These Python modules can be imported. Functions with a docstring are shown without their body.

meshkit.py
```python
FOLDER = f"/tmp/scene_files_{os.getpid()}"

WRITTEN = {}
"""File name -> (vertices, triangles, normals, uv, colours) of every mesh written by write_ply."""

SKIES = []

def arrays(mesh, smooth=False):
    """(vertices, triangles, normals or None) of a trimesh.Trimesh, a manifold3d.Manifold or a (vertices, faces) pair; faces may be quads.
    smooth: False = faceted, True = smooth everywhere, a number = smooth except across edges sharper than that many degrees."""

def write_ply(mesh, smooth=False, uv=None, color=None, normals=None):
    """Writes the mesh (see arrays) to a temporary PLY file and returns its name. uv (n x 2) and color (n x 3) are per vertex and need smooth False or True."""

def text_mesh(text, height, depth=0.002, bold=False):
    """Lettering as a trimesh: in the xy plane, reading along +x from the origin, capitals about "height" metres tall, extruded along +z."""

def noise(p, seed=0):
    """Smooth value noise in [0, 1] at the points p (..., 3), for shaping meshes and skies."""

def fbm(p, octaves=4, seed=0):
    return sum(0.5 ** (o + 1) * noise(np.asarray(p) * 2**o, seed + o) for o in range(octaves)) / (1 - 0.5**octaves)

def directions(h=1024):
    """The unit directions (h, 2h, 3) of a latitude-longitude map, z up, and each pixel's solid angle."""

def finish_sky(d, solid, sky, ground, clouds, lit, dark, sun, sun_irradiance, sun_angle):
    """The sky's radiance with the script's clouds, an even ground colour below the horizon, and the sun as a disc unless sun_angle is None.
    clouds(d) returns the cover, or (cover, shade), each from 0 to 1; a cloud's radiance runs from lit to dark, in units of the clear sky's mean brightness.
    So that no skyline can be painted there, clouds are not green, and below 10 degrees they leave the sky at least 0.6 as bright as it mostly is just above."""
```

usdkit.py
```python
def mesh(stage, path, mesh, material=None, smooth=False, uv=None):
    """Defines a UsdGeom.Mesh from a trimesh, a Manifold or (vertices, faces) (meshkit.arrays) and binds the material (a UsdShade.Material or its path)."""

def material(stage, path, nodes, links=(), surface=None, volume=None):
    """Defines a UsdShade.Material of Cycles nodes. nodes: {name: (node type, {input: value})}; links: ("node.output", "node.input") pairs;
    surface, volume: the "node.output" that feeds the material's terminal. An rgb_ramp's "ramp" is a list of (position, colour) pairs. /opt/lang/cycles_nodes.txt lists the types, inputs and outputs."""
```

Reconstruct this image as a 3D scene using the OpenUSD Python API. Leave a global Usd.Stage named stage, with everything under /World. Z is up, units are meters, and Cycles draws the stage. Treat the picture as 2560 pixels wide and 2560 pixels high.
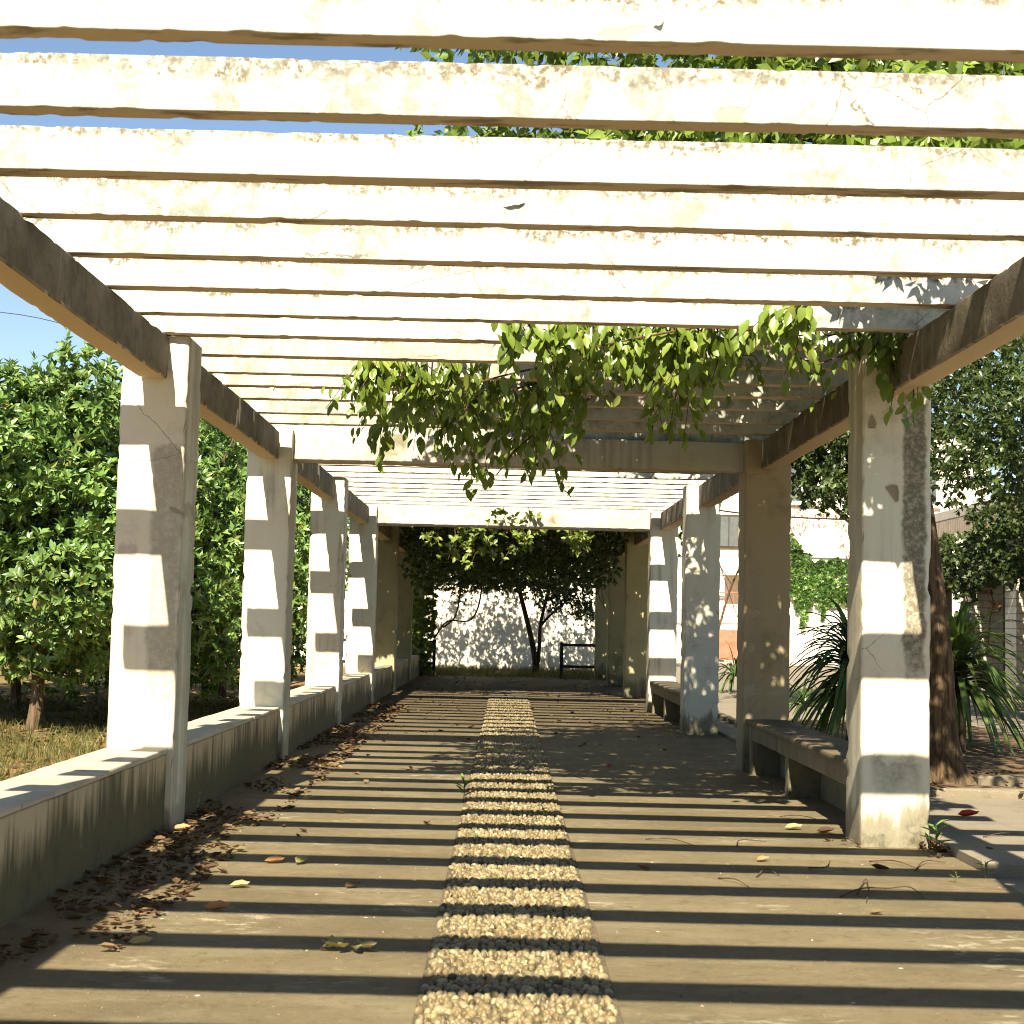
import math
import numpy as np
import trimesh
import usdkit
from meshkit import fbm, noise
from pxr import Gf, Sdf, Usd, UsdGeom, UsdLux, UsdShade, Vt
from scipy.sparse import coo_matrix
from scipy.sparse.csgraph import connected_components

stage = Usd.Stage.CreateInMemory()
UsdGeom.SetStageUpAxis(stage, UsdGeom.Tokens.z)
UsdGeom.SetStageMetersPerUnit(stage, 1.0)
UsdGeom.Xform.Define(stage, '/World')
UsdGeom.Scope.Define(stage, '/World/Looks')
rng = np.random.default_rng(11)

# ------------------------------------------------------------------ camera, sky, sun, exposure
EXPOSURE = 1.68
SUN_DIR = np.array([-0.15, -1.015, 1.0])          # towards the sun: behind the camera, a little to the left
SUN_DIR = SUN_DIR / np.linalg.norm(SUN_DIR)
SUN_POWER, SUN_TINT, SKY_STRENGTH = 1.25, (1.0, 0.88, 0.69), 0.05
CAM_H, PITCH, YAW, ROLL = 1.3, 0.07282, 0.00227, 0.02275

cam = UsdGeom.Camera.Define(stage, '/World/camera')
xa = np.array([math.cos(YAW), -math.sin(YAW), 0.0])
ya = np.array([math.sin(YAW), math.cos(YAW), 0.0])
fw = math.cos(PITCH) * ya + math.sin(PITCH) * np.array([0, 0, 1.0])
up = -math.sin(PITCH) * ya + math.cos(PITCH) * np.array([0, 0, 1.0])
right = math.cos(ROLL) * xa + math.sin(ROLL) * up
upv = math.cos(ROLL) * up - math.sin(ROLL) * xa
cam.AddTransformOp().Set(Gf.Matrix4d(*right, 0, *upv, 0, *(-fw), 0, 0, 0, CAM_H, 1))
cam.CreateHorizontalApertureAttr(54.0)
cam.CreateVerticalApertureAttr(54.0)
cam.CreateFocalLengthAttr(54.0 * 3800 / 2560)
cam.CreateFStopAttr(11.0)
cam.CreateFocusDistanceAttr(13.0)
cam.CreateExposureAttr(EXPOSURE)

elev = math.asin(SUN_DIR[2])
dome = UsdLux.DomeLight.Define(stage, '/World/sky')
dome.GetPrim().SetCustomDataByKey('kind', 'structure')
sky_m = usdkit.material(stage, '/World/Looks/sky_look', {
    's': ('sky_texture', {'sky_type': 'single_scattering', 'sun_disc': False, 'sun_elevation': elev,
                          'sun_rotation': math.atan2(SUN_DIR[0], SUN_DIR[1]), 'air_density': 1.0, 'aerosol_density': 0.2, 'ozone_density': 1.0}),
    'b': ('background_shader', {'strength': SKY_STRENGTH})}, [('s.color', 'b.color')], surface='b.background')
UsdShade.MaterialBindingAPI.Apply(dome.GetPrim()).Bind(sky_m)
sun = UsdLux.DistantLight.Define(stage, '/World/sun')
sun.CreateIntensityAttr(SUN_POWER)
sun.CreateColorAttr(Gf.Vec3f(*SUN_TINT))
sun.CreateAngleAttr(0.5)
sun.CreateNormalizeAttr(True)
az = SUN_DIR
sx_ = np.cross([0, 0, 1.0], az); sx_ /= np.linalg.norm(sx_)
sy_ = np.cross(az, sx_)
sun.AddTransformOp().Set(Gf.Matrix4d(*sx_, 0, *sy_, 0, *az, 0, 0, 0, 40, 1))

# ------------------------------------------------------------------ scene-tree helpers
used = {}
PER_PIECE = set()
TONES = np.random.default_rng(2)


def fresh(parent, name):
    k = (parent, name)
    used[k] = used.get(k, -1) + 1
    return f'{parent}/{name}' if used[k] == 0 else f'{parent}/{name}_{used[k]:03d}'


def tag(prim, label=None, cat=None, group=None, kind=None):
    for k, v in (('label', label), ('category', cat), ('group', group), ('kind', kind)):
        if v:
            prim.SetCustomDataByKey(k, v)
    return prim


def obj(name, mesh, m, parent='/World', smooth=35, **kw):
    parent = str(parent.GetPath()) if hasattr(parent, 'GetPath') else parent
    if m is not None and str(m.GetPath()) in PER_PIECE:
        smooth = bool(smooth)
    um = usdkit.mesh(stage, fresh(parent, name), mesh, m, smooth=smooth)
    if m is not None and str(m.GetPath()) in PER_PIECE:          # each separate leaf or stone of the mesh has a tone of its own
        v, f = mesh
        if len(v) > 60:
            g = coo_matrix((np.ones(len(f) * 2), (np.r_[f[:, 0], f[:, 0]], np.r_[f[:, 1], f[:, 2]])), shape=(len(v), len(v)))
            k, lab = connected_components(g, directed=False)
        else:
            k, lab = 1, np.zeros(len(v), int)
        tone = TONES.random(k)[lab].astype(np.float32)
        UsdGeom.PrimvarsAPI(um).CreatePrimvar('tone', Sdf.ValueTypeNames.FloatArray, 'vertex').Set(Vt.FloatArray.FromNumpy(tone))
    return tag(um.GetPrim(), **kw)


def thing(name, label, cat, loc=(0, 0, 0), group=None, rotz=0.0, kind=None):
    x = UsdGeom.Xform.Define(stage, fresh('/World', name))
    if any(loc):
        x.AddTranslateOp().Set(Gf.Vec3d(*map(float, loc)))
    if rotz:
        x.AddRotateZOp().Set(rotz)
    return tag(x.GetPrim(), label, cat, group, kind)


def cat_(ms):
    vs, fs, n = [], [], 0
    for m in ms:
        v, f = (m.vertices, m.faces) if hasattr(m, 'vertices') else m
        vs.append(np.asarray(v, float)); fs.append(np.asarray(f, int) + n); n += len(v)
    return np.vstack(vs), np.vstack(fs)


# pergola measures
XL, WL, XR, WR, Y1, YR, S, D = -2.007, 0.414, 2.168, 0.423, 9.348, -0.059, 4.594, 0.406
ZB, ZT, ZBENCH = 2.758, 3.030, 0.487

# ------------------------------------------------------------------ materials
_mats = {}


def mat(name, nodes, links, surface='p.BSDF'):
    if name not in _mats:
        _mats[name] = usdkit.material(stage, '/World/Looks/' + name, nodes, links, surface=surface)
    return _mats[name]


class Graph:
    """Small builder of procedural surfaces in world space."""

    def __init__(self, base):
        self.n = {'g': ('geometry', {}), 'p': ('principled_bsdf', {'roughness': 0.85, 'specular_ior_level': 0.25})}
        self.l = []
        self.k = 0
        self.col = self.rgb(base)

    def add(self, kind, inputs=None, **links):
        self.k += 1
        nm = f'{kind[:6].replace("_", "")}{self.k}'
        self.n[nm] = (kind, inputs or {})
        for k, v in links.items():
            self.l.append((v, f'{nm}.{k}'))
        return nm

    def rgb(self, c):
        return self.add('color', {'value': c}) + '.color'

    def pos(self, scale=(1, 1, 1), loc=(0, 0, 0)):
        return self.add('mapping', {'scale': scale, 'location': loc}, vector='g.position') + '.vector'

    def noise(self, scale=1.0, detail=4.0, rough=0.6, dist=0.0, vec=None):
        return self.add('noise_texture', {'scale': scale, 'detail': detail, 'roughness': rough, 'distortion': dist}, vector=vec or 'g.position') + '.fac'

    def ramp(self, fac, a, b, lo=0.0, hi=1.0):
        return self.add('map_range', {'range_type': 'smoothstep', 'from_min': a, 'from_max': b, 'to_min': lo, 'to_max': hi, 'clamp': True}, value=fac) + '.result'

    def math(self, op, a, b=None, v=None):
        i = {'math_type': op}
        if v is not None:
            i['value2'] = v
        nd = self.add('math', i, value1=a)
        if b:
            self.l.append((b, nd + '.value2'))
        return nd + '.value'

    def over(self, color, fac, mode='mix'):
        c = color if isinstance(color, str) else self.rgb(color)
        nd = self.add('mix', {'mix_type': mode}, color1=self.col, color2=c)
        if isinstance(fac, str):
            self.l.append((fac, nd + '.fac'))
        else:
            self.n[nd][1]['fac'] = fac
        self.col = nd + '.color'

    def axis(self, which, src='g.position'):
        return self.add('separate_xyz', {}, vector=src) + '.' + which

    def bump(self, height, strength=0.4, distance=0.01):
        nd = self.add('bump', {'strength': strength, 'distance': distance}, height=height)
        self.l.append((nd + '.normal', 'p.normal'))

    def done(self, name, **p):
        self.n['p'][1].update(p)
        self.l.append((self.col, 'p.base_color'))
        return mat(name, self.n, self.l)


def plaster(name, base, grime=(0.255, 0.225, 0.16), grime_amt=0.6, streak_amt=0.5, moss=0.7, moss_top=0.75, top_dirt=0.0, crack=True, tint=(0.62, 0.66, 0.56), side=0.75, stains=()):
    g = Graph(base)
    big = g.noise(1.1, 5, 0.6)
    g.over(tint, g.ramp(big, 0.35, 0.7, 0, 0.7))
    pat = g.noise(2.3, 7, 0.68, 0.3)
    g.over(grime, g.ramp(pat, 0.52, 0.72, 0, grime_amt))
    st = g.noise(1.0, 5, 0.6, 0.15, g.pos((11, 11, 0.55)))
    sm = g.ramp(g.noise(0.9, 3, 0.5), 0.45, 0.68)
    g.over((0.25, 0.22, 0.165), g.math('multiply', g.math('multiply', g.ramp(st, 0.47, 0.66), sm), v=streak_amt))
    fine = g.noise(55, 4, 0.7)
    g.over((0.30, 0.27, 0.2), g.ramp(fine, 0.58, 0.78, 0, 0.35))
    if moss:
        z = g.axis('z')
        edge = g.math('add', g.ramp(z, 0.0, moss_top, 1.0, 0.0), g.math('multiply', g.math('subtract', g.noise(1.0, 6, 0.7, 0.3, g.pos((7, 7, 1.6))), v=0.5), v=1.5))
        g.over((0.16, 0.14, 0.085), g.ramp(edge, 0.45, 0.8, 0, moss))
        g.over((0.075, 0.07, 0.038), g.math('multiply', g.ramp(edge, 0.75, 1.15, 0, moss), g.ramp(g.noise(14, 5, 0.7), 0.35, 0.6)))
    if top_dirt:
        z = g.axis('z')
        edge = g.math('add', g.ramp(z, 3.06, 3.23, 0.0, 1.0), g.math('multiply', g.math('subtract', g.noise(1.0, 6, 0.75, 0.3, g.pos((4, 4, 2.5))), v=0.5), v=2.6))
        g.over((0.13, 0.10, 0.062), g.math('multiply', g.ramp(edge, 0.42, 0.9, 0, top_dirt), g.ramp(g.noise(30, 5, 0.75), 0.40, 0.58)))
        g.over((0.215, 0.235, 0.19), g.math('multiply', g.math('multiply', g.ramp(g.noise(7.0, 8, 0.82, 0.4), 0.42, 0.62), g.ramp(g.noise(1.3, 4, 0.6), 0.36, 0.58)), v=0.95))
        g.over((0.19, 0.165, 0.115), g.math('multiply', g.ramp(g.noise(1.0, 6, 0.7, 0.1, g.pos((14, 14, 1.1), (2, 0, 5))), 0.52, 0.70), g.ramp(z, 3.03, 3.2, 0.15, 0.6)))
    h = g.noise(38, 5, 0.65)
    if crack:
        wv = g.add('noise_texture', {'scale': 7.0, 'detail': 5.0, 'roughness': 0.65}, vector='g.position')
        vm = g.add('vector_math', {'math_type': 'multiply_add', 'vector2': (0.07, 0.07, 0.07)}, vector1=wv + '.color', vector3='g.position')
        vo = g.add('voronoi_texture', {'feature': 'distance_to_edge', 'scale': 2.3}, vector=vm + '.vector')
        cr = g.math('multiply', g.ramp(vo + '.distance', 0.0, 0.006, 1.0, 0.0), g.ramp(g.noise(0.8, 2, 0.5), 0.52, 0.6))
        g.over((0.12, 0.09, 0.06), g.math('multiply', cr, v=0.85))
        # flaked patches where a coat of paint has come away
        fl = g.noise(1.9, 3, 0.5, 0.6, g.pos((1.0, 1.0, 1.6), (3.1, 0, 7.7)))
        fm = g.ramp(fl, 0.685, 0.70)
        g.over((0.34, 0.29, 0.21), g.math('multiply', fm, v=0.75))
        h = g.math('subtract', h, g.math('multiply', g.math('maximum', fm, cr), v=2.0))
    for xc, hw, z0, z1, amt in stains:
        dx = g.math('absolute', g.math('subtract', g.math('add', g.axis('x'), g.math('multiply', g.math('subtract', g.noise(5.0, 6, 0.7), v=0.5), v=0.10)), v=xc))
        zz = g.math('add', g.axis('z'), g.math('multiply', g.math('subtract', g.noise(4.0, 5, 0.7), v=0.5), v=0.7))
        mk = g.math('multiply', g.ramp(dx, hw * 0.75, hw * 1.1, 1.0, 0.0), g.math('multiply', g.ramp(zz, z0, z0 + 0.35), g.ramp(zz, z1 - 0.12, z1, 1.0, 0.0)))
        g.over((0.105, 0.088, 0.055), g.math('multiply', g.math('multiply', mk, g.ramp(g.noise(30, 5, 0.75), 0.3, 0.6, 0.55, 1.0)), v=amt))
    # faces along the walk: darker, in vertical streaks
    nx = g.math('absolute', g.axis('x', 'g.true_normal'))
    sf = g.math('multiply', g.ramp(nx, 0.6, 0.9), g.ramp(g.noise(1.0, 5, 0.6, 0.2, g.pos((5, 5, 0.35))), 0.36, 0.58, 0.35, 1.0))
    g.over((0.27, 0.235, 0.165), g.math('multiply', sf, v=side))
    # undersides of beams and slats: brown of shade and bounce painted in, dark blotches
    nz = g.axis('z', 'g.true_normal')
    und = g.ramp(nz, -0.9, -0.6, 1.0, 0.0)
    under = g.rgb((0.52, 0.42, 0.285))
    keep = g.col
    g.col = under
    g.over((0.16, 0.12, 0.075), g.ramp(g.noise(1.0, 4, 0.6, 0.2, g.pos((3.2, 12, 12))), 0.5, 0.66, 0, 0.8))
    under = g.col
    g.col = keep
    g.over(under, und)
    g.bump(h, 0.35, 0.006)
    return g.done(name)


WHITE = (0.59, 0.57, 0.51)
M_slat = plaster('slat_paint', WHITE, grime_amt=0.55, streak_amt=0.5, moss=0, top_dirt=1.0)
M_slat_moss_shade = plaster('slat_paint_mossy', (0.48, 0.465, 0.40), grime=(0.15, 0.13, 0.075), grime_amt=0.7, streak_amt=0.6, moss=0, top_dirt=1.0, tint=(0.4, 0.4, 0.27))  # tree shade painted in as a darker base, along with mossy grime
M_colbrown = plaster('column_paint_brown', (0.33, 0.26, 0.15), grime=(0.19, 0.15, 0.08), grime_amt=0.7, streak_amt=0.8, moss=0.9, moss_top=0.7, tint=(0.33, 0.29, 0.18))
M_col = plaster('column_paint', (0.66, 0.585, 0.445), grime_amt=0.55, streak_amt=0.7, moss=0.85, moss_top=0.55)
M_col_mould = plaster('column_paint_mould', (0.66, 0.585, 0.445), grime_amt=0.5, streak_amt=0.5, moss=0.85, moss_top=0.55, stains=((XR + 0.325, 0.075, 0.9, 2.78, 0.9), (XR + 0.22, 0.16, 0.22, 0.62, 0.6)))
M_col_damp = plaster('column_paint_damp', (0.66, 0.585, 0.445), grime_amt=0.5, streak_amt=0.6, moss=0.7, moss_top=0.35, stains=((XL - 0.10, 0.10, 0.6, 2.35, 0.5), (XL - 0.33, 0.06, 1.2, 1.8, 0.35)))
M_colshade = plaster('column_paint_aged', (0.36, 0.32, 0.19), grime=(0.18, 0.16, 0.08), grime_amt=0.75, streak_amt=0.8, moss=0.9, moss_top=0.7, tint=(0.3, 0.29, 0.16))  # end columns: shade of the vine roof painted into the base colour
M_wall = plaster('far_wall_paint', (0.72, 0.65, 0.51), grime_amt=0.4, streak_amt=0.35, moss=0.6, moss_top=0.35, crack=False)
M_cross = plaster('crossbeam_paint', (0.46, 0.44, 0.375), grime=(0.14, 0.125, 0.07), grime_amt=0.85, streak_amt=0.6, moss=0, tint=(0.40, 0.39, 0.25))


def mildew(name, dark, pale, lo=0.5, hi=0.7, amt=0.8):
    g = Graph(dark)
    g.over((dark[0] * 0.45, dark[1] * 0.45, dark[2] * 0.4), g.ramp(g.noise(1.5, 6, 0.65), 0.42, 0.62, 0, 0.8))
    st = g.noise(1.0, 6, 0.7, 0.35, g.pos((9, 9, 0.9)))
    g.over(pale, g.math('multiply', g.ramp(st, lo, hi, 0, amt), g.ramp(g.noise(1.7, 4, 0.6), 0.38, 0.62)))
    g.over((0.085, 0.072, 0.045), g.ramp(g.noise(7, 6, 0.72), 0.46, 0.62, 0, 0.7))
    fl = g.noise(3.2, 3, 0.5, 0.5, g.pos((1, 1, 0.5), (1.7, 2.2, 0)))
    g.over((0.62, 0.57, 0.47), g.ramp(fl, 0.68, 0.7, 0, 0.9))
    g.over((0.05, 0.045, 0.03), g.ramp(g.noise(60, 4, 0.7), 0.52, 0.75, 0, 0.5))
    nz = g.axis('z', 'g.true_normal')
    g.over((0.50, 0.39, 0.25), g.ramp(nz, -0.9, -0.6, 0.95, 0.0))
    g.bump(g.noise(30, 5, 0.65), 0.5, 0.008)
    return g.done(name)


M_beam = mildew('beam_mildew', (0.16, 0.133, 0.087), (0.32, 0.275, 0.19), 0.52, 0.7, 0.8)


def bench_mat():
    g = Graph((0.40, 0.31, 0.185))
    z = g.axis('z')
    drip = g.noise(1.0, 4, 0.55, 0.0, g.pos((15, 15, 0.25)))
    wide = g.noise(1.0, 4, 0.6, 0.0, g.pos((1.6, 1.6, 0.9)))
    m = g.math('add', g.ramp(z, -0.02, 0.50, 1.0, 0.0), g.math('add', g.math('multiply', g.math('subtract', drip, v=0.5), v=1.5), g.math('multiply', g.math('subtract', wide, v=0.5), v=1.6)))
    g.over((0.20, 0.155, 0.082), g.ramp(m, -0.02, 0.26, 0, 0.9))
    g.over((0.08, 0.066, 0.03), g.ramp(m, 0.2, 0.55, 0, 0.95))
    g.over((0.05, 0.05, 0.024), g.math('multiply', g.ramp(g.noise(9, 6, 0.7), 0.5, 0.66), g.ramp(m, 0.3, 0.8, 0, 0.7)))
    g.over((0.5, 0.43, 0.31), g.ramp(g.noise(4.0, 5, 0.65), 0.66, 0.72, 0, 0.5))
    g.bump(g.noise(34, 6, 0.7), 0.5, 0.008)
    return g.done('bench_wall_mossy')


M_bench = bench_mat()


def slab_mat(name, c, dark, amt=0.6):
    g = Graph(c)
    g.over(dark, g.ramp(g.noise(2.2, 7, 0.68), 0.45, 0.68, 0, amt))
    g.over((0.5, 0.46, 0.37), g.ramp(g.noise(75, 3, 0.6), 0.6, 0.75, 0, 0.6))
    g.over((0.10, 0.085, 0.055), g.ramp(g.noise(90, 3, 0.6, 0, g.pos((1, 1, 1), (5, 5, 5))), 0.62, 0.78, 0, 0.6))
    g.bump(g.noise(60, 4, 0.6), 0.3, 0.004)
    return g.done(name, roughness=0.75)


M_seat = slab_mat('terrazzo_seat', (0.42, 0.37, 0.28), (0.26, 0.225, 0.16), 0.5)
M_seat_old = slab_mat('weathered_seat', (0.12, 0.092, 0.054), (0.05, 0.039, 0.022), 0.85)
M_leg_old = plaster('bench_leg_paint', (0.125, 0.098, 0.058), grime=(0.07, 0.058, 0.033), grime_amt=0.85, streak_amt=0.8, moss=0.9, moss_top=0.6, crack=False, side=0.3, tint=(0.16, 0.135, 0.085))


def floor_mat():
    g = Graph((0.150, 0.122, 0.067))
    g.over((0.092, 0.075, 0.040), g.ramp(g.noise(0.55, 6, 0.62), 0.38, 0.66, 0, 0.75))
    g.over((0.190, 0.159, 0.093), g.ramp(g.noise(1.0, 6, 0.68, 0.2, g.pos((1.1, 3.0, 1))), 0.46, 0.66, 0, 0.75))
    ef = g.math('multiply', g.ramp(g.noise(0.9, 3, 0.5, 0, g.pos((1, 1, 1), (4.2, 1.3, 0))), 0.53, 0.66), g.ramp(g.noise(1.0, 7, 0.72, 0.4, g.pos((7, 13, 1))), 0.5, 0.62))
    g.over((0.400, 0.363, 0.249), g.math('multiply', ef, v=0.7))
    vo = g.add('voronoi_texture', {'feature': 'f1', 'scale': 7.0}, vector='g.position')
    sp = g.math('multiply', g.ramp(vo + '.distance', 0.05, 0.075, 1.0, 0.0), g.math('greater_than', g.axis('x', vo + '.color'), v=0.72))
    g.over((0.620, 0.588, 0.456), g.math('multiply', sp, v=0.85))
    g.over((0.080, 0.069, 0.039), g.ramp(g.noise(70, 4, 0.7), 0.56, 0.76, 0, 0.55))
    # rusty leaf dust along both edges of the walk
    x = g.axis('x')
    dl = g.ramp(x, -1.95, -1.35, 1.0, 0.0)
    dr = g.ramp(x, 1.95, 2.6, 0.0, 1.0)
    dust = g.math('multiply', g.math('maximum', dl, dr), g.ramp(g.noise(2.0, 6, 0.7), 0.42, 0.62))
    g.over((0.15, 0.098, 0.05), g.math('multiply', dust, v=0.6))
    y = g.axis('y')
    g.over((0.065, 0.047, 0.022), g.math('multiply', g.ramp(y, 10.5, 22.0), g.ramp(g.noise(1.6, 6, 0.7), 0.3, 0.6, 0.5, 0.95)))  # shade under tree and vine painted into the floor, growing down the walk
    g.over((0.240, 0.206, 0.125), g.ramp(g.noise(160, 3, 0.7), 0.57, 0.72, 0, 0.55))
    g.over((0.090, 0.073, 0.039), g.ramp(g.noise(130, 3, 0.7, 0, g.pos((1, 1, 1), (9, 3, 2))), 0.57, 0.72, 0, 0.5))
    g.over((0.100, 0.083, 0.047), g.ramp(g.noise(1.0, 6, 0.7, 0.5, g.pos((2.2, 6.0, 1), (2, 7, 0))), 0.56, 0.72, 0, 0.6))
    g.over((0.075, 0.061, 0.031), g.ramp(g.noise(11, 7, 0.75, 0.3), 0.5, 0.68, 0, 0.55))
    g.over((0.215, 0.181, 0.107), g.ramp(g.noise(17, 7, 0.75, 0.3, g.pos((1, 1, 1), (3, 8, 1))), 0.54, 0.68, 0, 0.5))
    g.bump(g.noise(45, 8, 0.78), 0.8, 0.012)
    return g.done('floor_concrete')


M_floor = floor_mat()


def soil_mat(name, c, c2, c3):
    g = Graph(c)
    g.over(c2, g.ramp(g.noise(0.8, 6, 0.65), 0.4, 0.62))
    g.over(c3, g.ramp(g.noise(9, 6, 0.7), 0.5, 0.66, 0, 0.85))
    g.bump(g.noise(22, 7, 0.7), 0.8, 0.03)
    return g.done(name, roughness=0.95)


M_soil = soil_mat('garden_soil', (0.20, 0.125, 0.05), (0.10, 0.10, 0.035), (0.28, 0.175, 0.07))
M_bed = soil_mat('planter_soil', (0.13, 0.085, 0.045), (0.08, 0.06, 0.032), (0.22, 0.13, 0.055))
M_court = slab_mat('court_paving', (0.19, 0.165, 0.12), (0.13, 0.113, 0.08), 0.7)
M_road = slab_mat('road_concrete', (0.33, 0.30, 0.24), (0.25, 0.22, 0.17), 0.7)
M_kerb = slab_mat('kerb_concrete', (0.165, 0.14, 0.092), (0.075, 0.066, 0.04), 0.85)
M_mortar = soil_mat('pebble_mortar', (0.12, 0.098, 0.06), (0.075, 0.062, 0.04), (0.15, 0.12, 0.075))


def per_piece(m):
    PER_PIECE.add(str(m.GetPath()))
    return m


def island(name, ramp, rough=0.5, bump=None, spec=0.4, extra=None):
    n = {'g': ('geometry', {}), 'a': ('attribute', {'attribute': 'tone'}), 'r': ('rgb_ramp', {'ramp': ramp}), 'p': ('principled_bsdf', {'roughness': rough, 'specular_ior_level': spec}),
         'n': ('noise_texture', {'scale': 60.0, 'detail': 3.0}), 'm': ('mix', {'mix_type': 'multiply', 'fac': 0.35})}
    l = [('a.fac', 'r.fac'), ('g.position', 'n.vector'), ('r.color', 'm.color1'), ('n.color', 'm.color2'), ('m.color', 'p.base_color')]
    return per_piece(mat(name, n, l))


M_pebble = island('pebble_stone', [(0, (0.156, 0.113, 0.047)), (0.2, (0.285, 0.230, 0.118)), (0.38, (0.114, 0.084, 0.036)), (0.55, (0.239, 0.188, 0.088)), (0.7, (0.068, 0.055, 0.028)), (0.8, (0.342, 0.287, 0.158)), (0.9, (0.176, 0.136, 0.064)), (1, (0.374, 0.319, 0.184))], 0.55)


def leaf_mat(name, ramp, trans=0.35, rough=0.4, tcol=(0.30, 0.42, 0.05), spec=0.5):
    n = {'g': ('geometry', {}), 'a': ('attribute', {'attribute': 'tone'}), 'r': ('rgb_ramp', {'ramp': ramp}), 'p': ('principled_bsdf', {'roughness': rough, 'specular_ior_level': spec}),
         't': ('translucent_bsdf', {}), 'x': ('mix_closure', {'fac': trans}),
         'tm': ('mix', {'mix_type': 'mix', 'fac': 0.55, 'color2': tcol}),
         'n': ('noise_texture', {'scale': 0.9, 'detail': 2.0}), 'mr': ('map_range', {'from_min': 0.3, 'from_max': 0.7, 'to_min': 0.65, 'to_max': 1.25, 'clamp': True}),
         'v': ('hsv', {'hue': 0.5, 'saturation': 1.0, 'fac': 1.0})}
    l = [('a.fac', 'r.fac'), ('g.position', 'n.vector'), ('n.fac', 'mr.value'), ('mr.result', 'v.value'), ('r.color', 'v.color'),
         ('v.color', 'p.base_color'), ('v.color', 'tm.color1'), ('tm.color', 't.color'), ('p.BSDF', 'x.closure1'), ('t.BSDF', 'x.closure2')]
    return per_piece(mat(name, n, l, surface='x.closure'))


M_shrub = leaf_mat('shrub_leaf', [(0, (0.092, 0.169, 0.041)), (0.4, (0.139, 0.242, 0.059)), (0.75, (0.176, 0.296, 0.073)), (0.93, (0.251, 0.338, 0.095)), (0.985, (0.185, 0.200, 0.052)), (1, (0.278, 0.211, 0.052))], 0.22, 0.27, (0.16, 0.26, 0.04))
M_camphor = leaf_mat('camphor_leaf', [(0, (0.095, 0.146, 0.022)), (0.4, (0.139, 0.205, 0.031)), (0.8, (0.175, 0.248, 0.040)), (1, (0.234, 0.278, 0.059))], 0.30, 0.34, (0.30, 0.44, 0.05))
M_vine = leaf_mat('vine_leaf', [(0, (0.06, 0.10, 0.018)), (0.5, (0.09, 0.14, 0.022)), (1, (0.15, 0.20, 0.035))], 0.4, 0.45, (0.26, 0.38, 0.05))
M_vinelit = leaf_mat('vine_spray_leaf', [(0, (0.124, 0.183, 0.029)), (0.5, (0.168, 0.234, 0.037)), (1, (0.248, 0.292, 0.065))], 0.3, 0.45, (0.36, 0.46, 0.07))  # brighter copy of the vine leaf: sunlight put into the spray colour
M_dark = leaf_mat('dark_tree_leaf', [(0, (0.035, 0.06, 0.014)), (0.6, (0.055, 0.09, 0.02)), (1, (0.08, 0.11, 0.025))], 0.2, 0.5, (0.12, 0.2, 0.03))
M_far = leaf_mat('far_tree_leaf', [(0, (0.044, 0.073, 0.020)), (0.6, (0.065, 0.099, 0.029)), (1, (0.095, 0.124, 0.040))], 0.3, 0.38, (0.2, 0.3, 0.05))
M_strap = leaf_mat('strap_leaf', [(0, (0.055, 0.095, 0.022)), (0.7, (0.081, 0.132, 0.029)), (1, (0.117, 0.146, 0.037))], 0.25, 0.36, (0.12, 0.24, 0.03))
M_ivy = leaf_mat('ivy_leaf', [(0, (0.07, 0.15, 0.03)), (0.6, (0.10, 0.20, 0.04)), (1, (0.17, 0.25, 0.05))], 0.2, 0.45, (0.2, 0.35, 0.05))
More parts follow.
